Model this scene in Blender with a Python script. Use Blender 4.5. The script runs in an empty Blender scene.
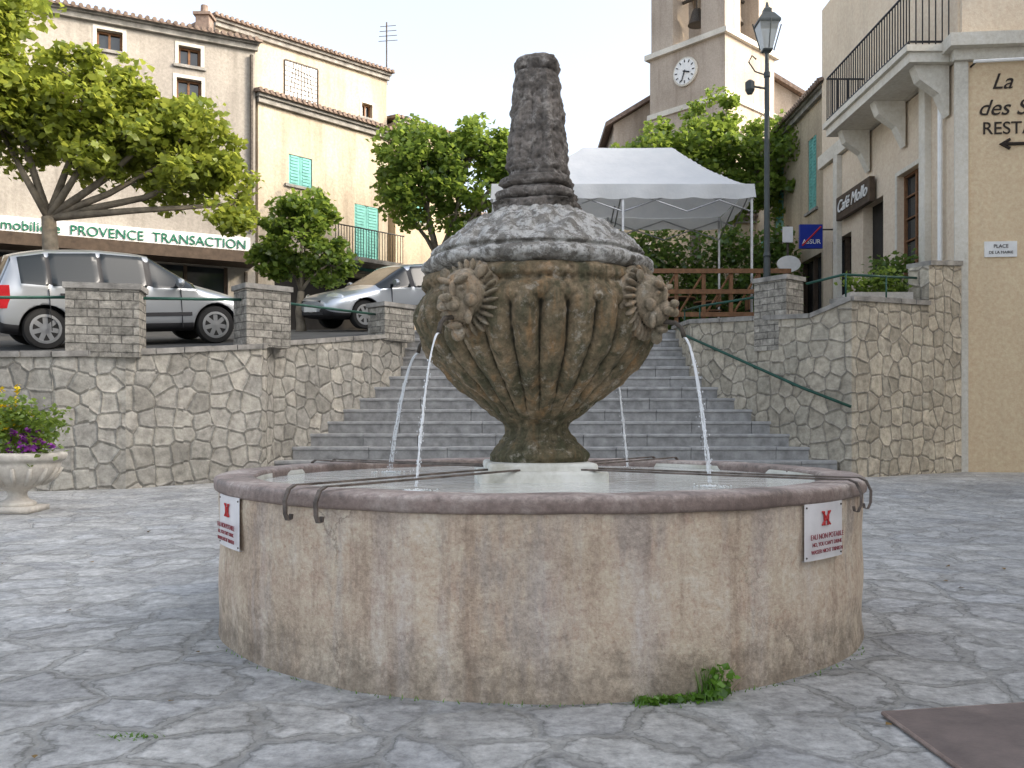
import bpy, bmesh, math, random
from math import sin, cos, pi, radians, sqrt, atan2, tan
from mathutils import Vector, Matrix, noise
import numpy as np
random.seed(7); rng = np.random.default_rng(7)
scene = bpy.context.scene
COL = scene.collection

# ------------------------------------------------------------------ helpers
def link(o, parent=None):
    COL.objects.link(o)
    if parent is not None:
        o.parent = parent
        o.matrix_parent_inverse = Matrix.Translation(parent.location).inverted()
    return o

def empty(name, loc=(0, 0, 0)):
    e = bpy.data.objects.new(name, None)
    e.location = loc; e.empty_display_size = 0.3
    COL.objects.link(e)
    return e

class MB:
    def __init__(s):
        s.v = []; s.f = []; s.m = []; s.uv = []; s.mats = []
    def mi(s, mat):
        if mat not in s.mats: s.mats.append(mat)
        return s.mats.index(mat)
    def face(s, pts, mat, uv=None):
        b = len(s.v); s.v += [tuple(p) for p in pts]
        s.f.append(list(range(b, b + len(pts)))); s.m.append(s.mi(mat))
        s.uv.append(uv if uv else [(0, 0)] * len(pts))
    def box(s, a, b, mat, M=None):
        x0, y0, z0 = a; x1, y1, z1 = b
        P = [Vector(p) for p in [(x0,y0,z0),(x1,y0,z0),(x1,y1,z0),(x0,y1,z0),(x0,y0,z1),(x1,y0,z1),(x1,y1,z1),(x0,y1,z1)]]
        if M is not None: P = [M @ p for p in P]
        bb = len(s.v); s.v += [tuple(p) for p in P]
        for q in [(3,2,1,0),(4,5,6,7),(0,1,5,4),(1,2,6,5),(2,3,7,6),(3,0,4,7)]:
            s.f.append([bb + i for i in q]); s.m.append(s.mi(mat)); s.uv.append([(0,0)]*4)
    def grid(s, rows, mat, closed=False, capa=False, capb=False):
        b = len(s.v); n = len(rows[0]); k = s.mi(mat)
        for r in rows: s.v += [tuple(p) for p in r]
        for i in range(len(rows) - 1):
            for j in range(n if closed else n - 1):
                j2 = (j + 1) % n
                s.f.append([b+i*n+j, b+i*n+j2, b+(i+1)*n+j2, b+(i+1)*n+j]); s.m.append(k); s.uv.append([(0,0)]*4)
        if capa: s.f.append([b+j for j in range(n)][::-1]); s.m.append(k); s.uv.append([(0,0)]*n)
        if capb: s.f.append([b+(len(rows)-1)*n+j for j in range(n)]); s.m.append(k); s.uv.append([(0,0)]*n)
    def tube(s, pts, rad, mat, n=8):
        pts = [Vector(p) for p in pts]; rows = []
        if not hasattr(rad, '__len__'): rad = [rad] * len(pts)
        for i, p in enumerate(pts):
            d = (pts[min(i+1, len(pts)-1)] - pts[max(i-1, 0)]).normalized()
            u = d.orthogonal().normalized() if i == 0 else (up - d * up.dot(d)).normalized()
            up = u; w = d.cross(u)
            rows.append([p + (u*cos(2*pi*j/n) + w*sin(2*pi*j/n)) * rad[i] for j in range(n)])
        s.grid(rows, mat, True, True, True)
    def lathe(s, prof, c, mat, n=32, M=None, cap=True):
        rows = []
        for r, z in prof:
            row = [Vector((r*cos(2*pi*j/n), r*sin(2*pi*j/n), z)) for j in range(n)]
            if M is not None: row = [M @ p for p in row]
            rows.append([p + Vector(c) for p in row])
        s.grid(rows, mat, True, cap, cap)
    def build(s, name, parent=None, smooth=False, merge=False):
        me = bpy.data.meshes.new(name)
        me.from_pydata(s.v, [], s.f)
        for m in s.mats: me.materials.append(m)
        me.polygons.foreach_set('material_index', s.m)
        uvl = me.uv_layers.new(name='UVMap')
        flat = [c for fu in s.uv for u in fu for c in u]
        uvl.data.foreach_set('uv', flat)
        if smooth: me.polygons.foreach_set('use_smooth', [True]*len(s.f))
        me.update()
        bm = bmesh.new(); bm.from_mesh(me)
        if merge: bmesh.ops.remove_doubles(bm, verts=bm.verts, dist=0.0005)
        bmesh.ops.recalc_face_normals(bm, faces=bm.faces)
        bm.to_mesh(me); bm.free()
        o = bpy.data.objects.new(name, me)
        return link(o, parent)

def text(body, size, M, mat, name, parent, extr=0.004, align='CENTER', shear=0):
    c = bpy.data.curves.new(name, 'FONT'); c.body = body; c.size = size
    c.extrude = extr; c.align_x = align; c.align_y = 'CENTER'; c.shear = shear
    c.materials.append(mat)
    o = bpy.data.objects.new(name, c)
    COL.objects.link(o); o.parent = parent
    o.matrix_parent_inverse = Matrix.Translation(parent.location).inverted()
    o.matrix_basis = M
    return o
def face_matrix(pos, normal):
    n = Vector(normal).normalized(); z = Vector((0,0,1)); x = z.cross(n).normalized(); y = n.cross(x)
    M = Matrix((x, y, n)).transposed().to_4x4(); M.translation = Vector(pos)
    return M

# ------------------------------------------------------------------ materials
class NT:
    def __init__(s, name):
        s.mat = bpy.data.materials.new(name); s.mat.use_nodes = True
        s.nt = s.mat.node_tree; s.nt.nodes.clear()
        s.out = s.n('ShaderNodeOutputMaterial'); s.b = s.n('ShaderNodeBsdfPrincipled')
        s.l(s.b.outputs[0], s.out.inputs[0]); s.tc = s.n('ShaderNodeTexCoord')
    def n(s, t, **k):
        x = s.nt.nodes.new(t)
        for a, b in k.items(): setattr(x, a, b)
        return x
    def l(s, a, b): s.nt.links.new(a, b)
    def mapping(s, src='Object', scale=(1,1,1), loc=(0,0,0)):
        m = s.n('ShaderNodeMapping'); m.inputs['Scale'].default_value = scale; m.inputs['Location'].default_value = loc
        s.l(s.tc.outputs[src], m.inputs['Vector']); return m.outputs[0]
    def noise(s, vec, scale, detail=6, rough=0.6, dist=0):
        x = s.n('ShaderNodeTexNoise'); x.inputs['Scale'].default_value = scale; x.inputs['Detail'].default_value = detail
        x.inputs['Roughness'].default_value = rough; x.inputs['Distortion'].default_value = dist
        s.l(vec, x.inputs['Vector']); return x
    def ramp(s, fac, stops):
        r = s.n('ShaderNodeValToRGB'); e = r.color_ramp.elements
        while len(e) < len(stops): e.new(0.5)
        for i, (p, c) in enumerate(stops):
            e[i].position = p; e[i].color = (*c, 1) if hasattr(c, '__len__') else (c, c, c, 1)
        s.l(fac, r.inputs[0]); return r.outputs[0]
    def mix(s, fac, a, b, mode='MIX'):
        m = s.n('ShaderNodeMix'); m.data_type = 'RGBA'; m.blend_type = mode
        for inp, val in ((m.inputs[0], fac), (m.inputs[6], a), (m.inputs[7], b)):
            if hasattr(val, 'links'): s.l(val, inp)
            elif hasattr(val, '__len__'): inp.default_value = (*val, 1)
            else: inp.default_value = val
        return m.outputs[2]
    def math(s, op, a, b=0.0, clamp=False):
        m = s.n('ShaderNodeMath'); m.operation = op; m.use_clamp = clamp
        for inp, val in ((m.inputs[0], a), (m.inputs[1], b)):
            if hasattr(val, 'links'): s.l(val, inp)
            else: inp.default_value = val
        return m.outputs[0]
    def bump(s, h, strength=0.5, dist=0.02, prev=None):
        b = s.n('ShaderNodeBump'); b.inputs['Strength'].default_value = strength; b.inputs['Distance'].default_value = dist
        s.l(h, b.inputs['Height'])
        if prev is not None: s.l(prev, b.inputs['Normal'])
        return b.outputs[0]
    def fin(s, color, rough=0.85, normal=None, metallic=0, spec=0.3):
        if hasattr(color, 'links'): s.l(color, s.b.inputs['Base Color'])
        else: s.b.inputs['Base Color'].default_value = (*color, 1)
        if hasattr(rough, 'links'): s.l(rough, s.b.inputs['Roughness'])
        else: s.b.inputs['Roughness'].default_value = rough
        s.b.inputs['Metallic'].default_value = metallic
        s.b.inputs['Specular IOR Level'].default_value = spec
        if normal is not None: s.l(normal, s.b.inputs['Normal'])
        return s.mat

def plain(name, c, rough=0.6, metallic=0, var=0.25, scale=6, bump=0.15, spec=0.3, coat=0):
    t = NT(name); v = t.mapping()
    n1 = t.noise(v, scale); n2 = t.noise(v, scale*9, 4)
    d = [max(0, x*(1-var)) for x in c]; b = [min(1, x*(1+var*0.6)) for x in c]
    col = t.ramp(n1.outputs[0], [(0.3, d), (0.7, b)])
    m = t.fin(col, rough, t.bump(n2.outputs[0], bump, 0.01) if bump else None, metallic, spec)
    if coat: t.b.inputs['Coat Weight'].default_value = coat; t.b.inputs['Coat Roughness'].default_value = 0.05
    return m

def plaster(name, c, stain=(0.12, 0.10, 0.08), amt=0.5, c2=None):
    t = NT(name); v = t.mapping(); vs = t.mapping(scale=(1.2, 1.2, 0.12))
    big = t.noise(v, 0.5, 6); st = t.noise(vs, 1.6, 7, 0.65); fine = t.noise(v, 14, 6, 0.7)
    c2 = c2 or [x*0.75 for x in c]
    col = t.ramp(big.outputs[0], [(0.35, c2), (0.65, c)])
    m = t.math('MULTIPLY', t.ramp(st.outputs[0], [(0.48, 0.0), (0.75, 1.0)]), amt)
    col = t.mix(m, col, stain)
    col = t.mix(0.5, col, t.ramp(fine.outputs[0], [(0.3, 0.35), (0.7, 0.7)]), 'OVERLAY')
    return t.fin(col, 0.92, t.bump(fine.outputs[0], 0.4, 0.02), 0, 0.15)

def stonewall(name, cols, mortar, scale=3.2, src='UV', bumpd=0.04):
    t = NT(name); v = t.mapping(src)
    dn = t.noise(v, 1.6, 3)
    va = t.n('ShaderNodeVectorMath', operation='MULTIPLY_ADD')
    t.l(dn.outputs['Color'], va.inputs[0]); va.inputs[1].default_value = (0.12, 0.12, 0.0); t.l(v, va.inputs[2])
    vv = va.outputs[0]
    ve = t.n('ShaderNodeTexVoronoi', voronoi_dimensions='2D', feature='DISTANCE_TO_EDGE'); ve.inputs['Scale'].default_value = scale
    vc = t.n('ShaderNodeTexVoronoi', voronoi_dimensions='2D', feature='F1'); vc.inputs['Scale'].default_value = scale
    for q in (ve, vc):
        q.inputs['Randomness'].default_value = 0.6; t.l(vv, q.inputs['Vector'])
    sep = t.n('ShaderNodeSeparateColor'); t.l(vc.outputs['Color'], sep.inputs[0])
    base = t.ramp(sep.outputs[0], [(i/(len(cols)-1), c) for i, c in enumerate(cols)])
    fn = t.noise(t.mapping(), 9, 8, 0.7); big = t.noise(t.mapping(), 0.7, 5)
    base = t.mix(0.75, base, t.ramp(fn.outputs[0], [(0.3, 0.24), (0.7, 0.74)]), 'OVERLAY')
    edge = t.math('ADD', ve.outputs['Distance'], t.math('MULTIPLY', t.math('SUBTRACT', fn.outputs[0], 0.5), 0.07))
    mm = t.ramp(edge, [(0.005, 0.0), (0.045, 1.0)])
    mcol = t.mix(0.6, mortar, t.ramp(fn.outputs[0], [(0.3, 0.25), (0.7, 0.7)]), 'OVERLAY')
    col = t.mix(mm, mcol, base)
    col = t.mix(0.6, col, t.ramp(big.outputs[0], [(0.3, 0.32), (0.7, 0.66)]), 'OVERLAY')
    h = t.ramp(edge, [(0.0, 0.0), (0.04, 0.35), (0.11, 1.0)])
    nb = t.bump(h, 0.65, bumpd); nb = t.bump(fn.outputs[0], 0.6, 0.02, nb)
    return t.fin(col, 0.93, nb, 0, 0.15)

def blocks(name, c1, c2, mortar, bw=0.30, bh=0.12):
    t = NT(name); v0 = t.mapping('UV'); dn = t.noise(v0, 3, 3)
    va = t.n('ShaderNodeVectorMath', operation='MULTIPLY_ADD'); t.l(dn.outputs['Color'], va.inputs[0]); va.inputs[1].default_value = (0.05,0.035,0); t.l(v0, va.inputs[2])
    b = t.n('ShaderNodeTexBrick'); t.l(va.outputs[0], b.inputs['Vector']); b.inputs['Scale'].default_value = 1
    b.inputs['Brick Width'].default_value = bw; b.inputs['Row Height'].default_value = bh
    b.inputs['Mortar Size'].default_value = 0.010; b.inputs['Mortar Smooth'].default_value = 0.6
    b.inputs['Color1'].default_value = (*c1, 1); b.inputs['Color2'].default_value = (*c2, 1); b.inputs['Mortar'].default_value = (*mortar, 1)
    fn = t.noise(t.mapping(), 11, 8, 0.7)
    col = t.mix(0.85, b.outputs[0], t.ramp(fn.outputs[0], [(0.3, 0.15), (0.7, 0.78)]), 'OVERLAY')
    inv = t.math('SUBTRACT', 1.0, b.outputs['Fac'])
    nb = t.bump(inv, 0.8, 0.03); nb = t.bump(fn.outputs[0], 0.8, 0.04, nb)
    return t.fin(col, 0.93, nb, 0, 0.15)

M_LWALL = stonewall('stone_grey', [(0.25,0.235,0.205),(0.36,0.34,0.295),(0.295,0.28,0.25),(0.41,0.38,0.325)], (0.205,0.195,0.17), 3.7)
M_RWALL = stonewall('stone_tan', [(0.30,0.27,0.215),(0.42,0.375,0.30),(0.35,0.32,0.26),(0.46,0.41,0.325)], (0.225,0.205,0.175), 3.6)
M_PIL = blocks('block_stone', (0.36,0.335,0.29), (0.24,0.225,0.195), (0.17,0.16,0.14))
M_COPE = plain('coping_stone', (0.29,0.275,0.25), 0.9, var=0.5, scale=4, bump=0.8)
M_STEP = plain('step_granite', (0.36,0.355,0.345), 0.85, var=0.35, scale=5, bump=0.6)
M_RISER = plain('riser_granite', (0.31,0.305,0.295), 0.9, var=0.4, scale=6, bump=0.7)
M_IRON = plain('dark_iron', (0.10,0.085,0.07), 0.65, 0.3, var=0.6, scale=20)
M_STRAP = plain('rusty_strap', (0.17,0.14,0.12), 0.7, 0.2, var=0.6, scale=14, bump=.4)
M_BLACK = plain('black_paint', (0.018,0.018,0.02), 0.45, 0.2)
M_GREENRAIL = plain('green_paint', (0.02,0.075,0.055), 0.45, 0.1)
t = NT('window_glass'); n = t.noise(t.mapping(), 1.2, 2)
M_GLASS = t.fin(t.ramp(n.outputs[0], [(0.3,(0.012,0.015,0.018)),(0.7,(0.04,0.05,0.055))]), 0.08, t.bump(n.outputs[0], 0.15, 0.02), 0, 0.6)
t = NT('car_glass'); M_CARGLASS = t.fin((0.012,0.016,0.018), 0.04, None, 0, 0.4)
M_WHITE = plain('white_paint', (0.78,0.78,0.76), 0.6, var=0.1, bump=0.05)
M_RED = plain('red_paint', (0.45,0.03,0.03), 0.5, var=0.1)
M_TEAL = plain('turquoise_shutter', (0.16,0.42,0.38), 0.65, var=0.25)
M_WOOD = plain('wood', (0.20,0.10,0.048), 0.7, var=0.4, scale=9)
M_TILE = plain('roof_tile', (0.24,0.18,0.145), 0.9, var=0.5, scale=6, bump=0.5)
M_DARK = plain('dark_interior', (0.03,0.026,0.022), 0.8)
M_BROWN = plain('brown_shopfront', (0.085,0.06,0.042), 0.7, var=0.4)

def ground_mat():
    t = NT('paving_stone'); v = t.mapping()
    dn = t.noise(v, 2.3, 5, .6)
    va = t.n('ShaderNodeVectorMath', operation='MULTIPLY_ADD'); t.l(dn.outputs['Color'], va.inputs[0])
    va.inputs[1].default_value = (0.40, 0.40, 0); t.l(v, va.inputs[2])
    ve = t.n('ShaderNodeTexVoronoi', voronoi_dimensions='2D', feature='DISTANCE_TO_EDGE'); ve.inputs['Scale'].default_value = 2.8
    vc = t.n('ShaderNodeTexVoronoi', voronoi_dimensions='2D', feature='F1'); vc.inputs['Scale'].default_value = 2.8
    for q in (ve, vc): t.l(va.outputs[0], q.inputs['Vector'])
    sep = t.n('ShaderNodeSeparateColor'); t.l(vc.outputs['Color'], sep.inputs[0])
    base = t.ramp(sep.outputs[0], [(0,(0.315,0.315,0.31)),(0.5,(0.415,0.41,0.39)),(1,(0.36,0.365,0.365))])
    fn = t.noise(v, 16, 9, 0.75); mid = t.noise(v, 2.6, 7, 0.65); big = t.noise(v, 0.45, 4); wr = t.noise(v, 0.9, 5, .6)
    base = t.mix(0.8, base, t.ramp(fn.outputs[0], [(0.3, 0.20), (0.7, 0.77)]), 'OVERLAY')
    base = t.mix(0.6, base, t.ramp(mid.outputs[0], [(0.32, 0.30), (0.68, 0.74)]), 'OVERLAY')
    base = t.mix(0.5, base, t.ramp(big.outputs[0], [(0.3, 0.36), (0.7, 0.70)]), 'OVERLAY')
    e = t.math('ADD', ve.outputs['Distance'], t.math('MULTIPLY', t.math('SUBTRACT', fn.outputs[0], 0.5), 0.12))
    mort = t.ramp(e, [(0.0, 1.0), (0.09, 0.0)])
    crack = t.ramp(e, [(0.045, 0.0), (0.068, 1.0), (0.09, 0.0)])
    wear = t.ramp(wr.outputs[0], [(0.40, 0.15), (0.54, 1.0)])
    base = t.mix(t.math('MULTIPLY', mort, t.math('MULTIPLY', wear, 0.45)), base, (0.36,0.35,0.32))
    base = t.mix(t.math('MULTIPLY', t.math('MULTIPLY', crack, wear), 0.55), base, (0.11,0.115,0.095))
    h = t.math('MULTIPLY', t.ramp(e, [(0.0, 0.0), (0.12, 1.0)]), t.math('ADD', 0.3, t.math('MULTIPLY', wear, 0.7)))
    nb = t.bump(h, 0.42, 0.03); nb = t.bump(mid.outputs[0], 0.6, 0.05, nb); nb = t.bump(fn.outputs[0], 0.75, 0.022, nb)
    return t.fin(base, t.ramp(mid.outputs[0], [(0.3, 0.6), (0.7, 0.85)]), nb, 0, 0.3)
M_GROUND = ground_mat()
M_ASPH = plain('asphalt', (0.07,0.07,0.068), 0.9, var=0.3, scale=3, bump=0.4)

# ------------------------------------------------------------------ ground
def sm(x): x = max(0, min(1, x)); return x*x*(3-2*x)
def gz(x, y):
    z = 0.15 * sm((y - 8) / 6)
    if abs(x) < 12 and -2 < y < 20:
        z += 0.012 * noise.noise(Vector((x*0.9, y*0.9, 0))) + 0.006*noise.noise(Vector((x*2.7, y*2.7, 3)))
    return z
xs = [-400,-150,-60,-25] + list(np.arange(-12, 12.01, 0.12)) + [25,60,150,400]
ys = [-300,-100,-30,-8] + list(np.arange(-2, 17, 0.12)) + [20,60,150,500]
g = MB(); g.grid([[(x, y, gz(x, y)) for x in xs] for y in ys], M_GROUND)
g.build('ground', smooth=True)

def h(y):
    if y <= 18.8: return 2.2 + 0.15*(y-13.6)
    if y <= 21: return 2.98 + 0.12*(y-18.8)
    return 3.244 + 0.02*(y-21)
g = MB()
def poly(pts): g.face([(x, y, h(y)) for x, y in pts], M_ASPH)
poly([(-60,12.3),(-6.3,12.3),(-5.5,12.5),(-4.1,13.9),(-4.05,14.5),(-2.36,17.1),(-2.36,18.8),(-60,18.8)])
poly([(3.64,18.8),(3.64,17.15),(5.1,14.8),(5.5,14.6),(8.1,16.3),(60,16.3),(60,18.8)])
poly([(-60,18.8),(60,18.8),(60,21),(-60,21)])
poly([(-60,21),(60,21),(60,400),(-60,400)])
g.build('street')

# ------------------------------------------------------------------ retaining walls
def densify(pts, step=0.5):
    out = [pts[0]]
    for a, b in zip(pts, pts[1:]):
        L = sqrt(sum((p-q)**2 for p, q in zip(a[:2], b[:2]))); k = max(1, int(L/step))
        for i in range(1, k+1): out.append(tuple(p + (q-p)*i/k for p, q in zip(a, b)))
    return out
def ribbon(mb, pts, thick, mat, front=0.0, zb=None):
    n = len(pts); nr = []
    for i in range(n):
        a = Vector(pts[max(i-1,0)][:2]); b = Vector(pts[min(i+1,n-1)][:2]); d = (b-a).normalized()
        nr.append(Vector((d.y, -d.x)))
    F = [Vector(pts[i][:2]) + nr[i]*front for i in range(n)]
    B = [Vector(pts[i][:2]) - nr[i]*thick for i in range(n)]
    s = 0
    for i in range(n-1):
        L = (F[i+1]-F[i]).length; z0,z1,w0,w1 = pts[i][2],pts[i][3],pts[i+1][2],pts[i+1][3]
        q = lambda P, z: (P.x, P.y, z)
        mb.face([q(F[i],z0),q(F[i+1],w0),q(F[i+1],w1),q(F[i],z1)], mat, [(s,z0),(s+L,w0),(s+L,w1),(s,z1)])
        mb.face([q(B[i],z0),q(B[i+1],w0),q(B[i+1],w1),q(B[i],z1)], mat, [(s,z0),(s+L,w0),(s+L,w1),(s,z1)])
        mb.face([q(F[i],z1),q(F[i+1],w1),q(B[i+1],w1),q(B[i],z1)], mat, [(s,0),(s+L,0),(s+L,.4),(s,.4)])
        mb.face([q(F[i],z0),q(F[i+1],w0),q(B[i+1],w0),q(B[i],z0)], mat, [(s,0),(s+L,0),(s+L,.4),(s,.4)])
        s += L
    for i in (0, n-1):
        z0, z1 = pts[i][2], pts[i][3]
        mb.face([(F[i].x,F[i].y,z0),(B[i].x,B[i].y,z0),(B[i].x,B[i].y,z1),(F[i].x,F[i].y,z1)], mat, [(0,z0),(thick,z0),(thick,z1),(0,z1)])

def pillar(mb, c, w, d, z0, z1, ang):
    M = Matrix.Translation((c[0], c[1], 0)) @ Matrix.Rotation(ang, 4, 'Z')
    c4 = [(-w/2,-d/2),(w/2,-d/2),(w/2,d/2),(-w/2,d/2)]; s = 0
    for k in range(4):
        a = c4[k]; b = c4[(k+1)%4]; L = abs(a[0]-b[0])+abs(a[1]-b[1])
        mb.face([M@Vector((*a,z0)),M@Vector((*b,z0)),M@Vector((*b,z1)),M@Vector((*a,z1))], M_PIL, [(s,z0),(s+L,z0),(s+L,z1),(s,z1)])
        s += L
    mb.face([M@Vector((*p,z0)) for p in c4], M_PIL)
    mb.box((-w/2-0.03,-d/2-0.03,z1), (w/2+0.03,d/2+0.03,z1+0.08), M_COPE, M)

lw = [(-14,11.5),(-6.3,12.05),(-5.4,12.3),(-3.9,13.7),(-3.85,14.3),(-2.16,17.0),(-2.16,18.8)]
LW = empty('retaining_wall', (-5, 13, 0))
mb = MB(); P = densify([(x, y, -0.2, h(y) - 0.02) for x, y in lw], 0.4); ribbon(mb, P, 0.4, M_LWALL)
mb.build('stone_face', LW)
rc = random.Random(9)
def coping(mb, P):
    for a, b in zip(P, P[1:]):
        dz = rc.uniform(-.006,.006); f = rc.uniform(-.008,.008)
        A = (a[0]+(b[0]-a[0])*.012, a[1]+(b[1]-a[1])*.012, a[3], a[3]+.08+dz); B = (b[0]-(b[0]-a[0])*.012, b[1]-(b[1]-a[1])*.012, b[3], b[3]+.08+dz)
        ribbon(mb, [A, B], 0.44, M_COPE, 0.04+f)
mb = MB(); coping(mb, P); o = mb.build('coping', LW)
mb = MB()
pillar(mb, (-5.72,12.42), 0.95, 0.5, 1.96, 2.90, radians(12))
pillar(mb, (-4.0,14.10), 0.74, 0.5, 2.24, 3.14, radians(40))
pillar(mb, (-2.33,17.0), 0.75, 0.5, 2.6, 3.24, radians(48))
mb.build('pillars', LW)
mb = MB()
def rail(pts, r=0.022): mb.tube(pts, r, M_GREENRAIL, 8)
rail([(-13,11.9,2.72),(-6.2,12.3,2.80)]); rail([(-5.3,12.55,2.82),(-4.25,13.85,2.98)]); rail([(-3.75,14.35,3.0),(-2.6,16.75,3.1)])
mb.build('green_rail', LW, True)

rw = [(3.44,18.8,3.02),(3.44,17.0,2.95),(4.94,14.6,2.78),(5.5,14.25,3.02),(7.25,15.3,3.08)]
RW = empty('retaining_wall', (6, 15, 0))
mb = MB(); P = densify([(x, y, -0.2, z) for x, y, z in rw], 0.4); ribbon(mb, P, 0.4, M_RWALL)
P2 = densify([(7.25,15.3,-0.2,3.78),(8.08,15.82,-0.2,3.86)], 0.4); ribbon(mb, P2, 0.4, M_RWALL)
mb.build('stone_face', RW)
mb = MB(); coping(mb, P); coping(mb, P2)
mb.build('coping', RW)
mb = MB(); pillar(mb, (4.68,15.45), 0.66, 0.5, 2.3, 3.5, radians(-52)); mb.build('pillar', RW)
mb = MB()
rail([(5.0,14.95,3.4),(5.5,14.6,3.5),(7.3,15.6,3.6)]); rail([(4.4,15.85,3.3),(3.65,17.1,3.3),(3.65,18.7,3.42)])
for x, y, z0, z1 in ((5.5,14.5,3.1,3.5),(6.4,15.05,3.1,3.55),(3.65,17.1,3.0,3.3),(3.65,18.6,3.0,3.42)): rail([(x,y,z0),(x,y,z1)], .015)
mb.build('green_rail', RW, True)
HR = empty('stair_handrail', (5, 15.5, 0)); mb = MB()
hr = [(3.32,17.6,2.95),(3.33,16.95,2.72),(4.80,14.56,1.62),(5.45,14.14,1.30)]
mb.tube(hr, 0.026, M_GREENRAIL, 8)
for a in (0.25, 0.6, 0.9):
    p = Vector(hr[1]).lerp(Vector(hr[2]), a); mb.tube([p, p+Vector((0.08,0.05,-0.06)), p+Vector((0.16,0.09,-0.06))], 0.01, M_GREENRAIL, 6)
mb.build('bar', HR, True)

# ------------------------------------------------------------------ stairs
ST = empty('stone_staircase', (0.6, 14, 0)); mb = MB(); mr = MB()
rng2 = random.Random(3)
for k in range(14):
    y0 = 13.9 + 0.352*k; z0 = 0.2129*k; z1 = 0.2129*(k+1)
    yy = min(y0, 17.0)
    xl = -3.72 + (yy-14.6)*0.65 - 0.12; xr = 4.94 - (yy-14.6)*0.625 + 0.12
    x = xl
    while x < xr - 0.01:
        w = rng2.uniform(0.9, 1.5); x2 = min(xr, x+w)
        if xr - x2 < 0.4: x2 = xr
        dz = rng2.uniform(-.005,.005); dy = rng2.uniform(-.008,.008)
        mr.box((x+.004, y0+0.022+dy, -0.1 if k==0 else z0-0.1), (x2-.004, y0+0.5, z1-0.055), M_RISER)
        mb.box((x+.003, y0+dy, z1-0.055), (x2-.003, y0+0.5, z1+dz), M_STEP)
        x = x2
a = mr.build('risers', ST); b = mb.build('treads', ST)
bv = b.modifiers.new('bev', 'BEVEL'); bv.width = 0.014; bv.segments = 2

# ------------------------------------------------------------------ fountain
FX, FY = 0.147, 5.06
FT = empty('stone_fountain', (FX, FY, 0))
def basin_mat():
    t = NT('basin_render'); v = t.mapping(); vs = t.mapping(scale=(3, 3, 0.3))
    big = t.noise(v, 1.1, 7, 0.6, 0.5); st = t.noise(vs, 1.5, 7, 0.65); fn = t.noise(v, 45, 6, 0.8); md = t.noise(v, 9, 7, 0.7)
    col = t.ramp(big.outputs[0], [(0.28,(0.47,0.36,0.265)),(0.48,(0.65,0.53,0.405)),(0.68,(0.75,0.645,0.52))])
    col = t.mix(t.ramp(st.outputs[0], [(0.48,0.0),(0.66,0.7)]), col, (0.62,0.555,0.515))
    st2 = t.noise(t.mapping(scale=(4, 4, 0.25), loc=(5,2,1)), 1.8, 6, 0.65)
    col = t.mix(t.ramp(st2.outputs[0], [(0.52,0.0),(0.68,0.65)]), col, (0.36,0.245,0.175))
    st3 = t.noise(t.mapping(scale=(2.2, 2.2, 0.5), loc=(1,7,3)), 1.4, 7, 0.7)
    col = t.mix(t.ramp(st3.outputs[0], [(0.56,0.0),(0.64,0.5)]), col, (0.39,0.345,0.32))
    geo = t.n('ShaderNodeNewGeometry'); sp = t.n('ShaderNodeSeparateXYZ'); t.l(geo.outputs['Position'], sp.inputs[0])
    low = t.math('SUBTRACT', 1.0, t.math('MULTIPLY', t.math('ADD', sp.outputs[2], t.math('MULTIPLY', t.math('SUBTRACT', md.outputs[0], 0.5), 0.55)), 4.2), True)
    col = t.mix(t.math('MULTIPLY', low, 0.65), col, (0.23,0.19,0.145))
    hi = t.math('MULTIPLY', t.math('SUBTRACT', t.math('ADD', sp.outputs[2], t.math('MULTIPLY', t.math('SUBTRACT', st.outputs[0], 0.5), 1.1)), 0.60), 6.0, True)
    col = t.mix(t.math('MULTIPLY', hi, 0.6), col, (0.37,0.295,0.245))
    col = t.mix(0.5, col, t.ramp(md.outputs[0], [(0.3,0.26),(0.7,0.70)]), 'OVERLAY')
    col = t.mix(0.6, col, t.ramp(fn.outputs[0], [(0.3,0.22),(0.7,0.78)]), 'OVERLAY')
    ck = t.n('ShaderNodeTexVoronoi', feature='DISTANCE_TO_EDGE'); ck.inputs['Scale'].default_value = 0.75
    dd = t.noise(v, 4, 6, 0.7); va = t.n('ShaderNodeVectorMath', operation='MULTIPLY_ADD'); t.l(dd.outputs['Color'], va.inputs[0]); va.inputs[1].default_value=(.3,.3,.3); t.l(v, va.inputs[2]); t.l(va.outputs[0], ck.inputs['Vector'])
    cm = t.math('MULTIPLY', t.ramp(ck.outputs['Distance'], [(0.0,1.0),(0.006,0.0)]), t.ramp(big.outputs[0], [(0.45,0.0),(0.52,0.6)]))
    col = t.mix(cm, col, (0.2,0.15,0.12))
    nb = t.bump(fn.outputs[0], 0.85, 0.014); nb = t.bump(md.outputs[0], 0.35, 0.03, nb)
    return t.fin(col, 0.92, nb, 0, 0.15)
M_BASIN = basin_mat()
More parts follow.
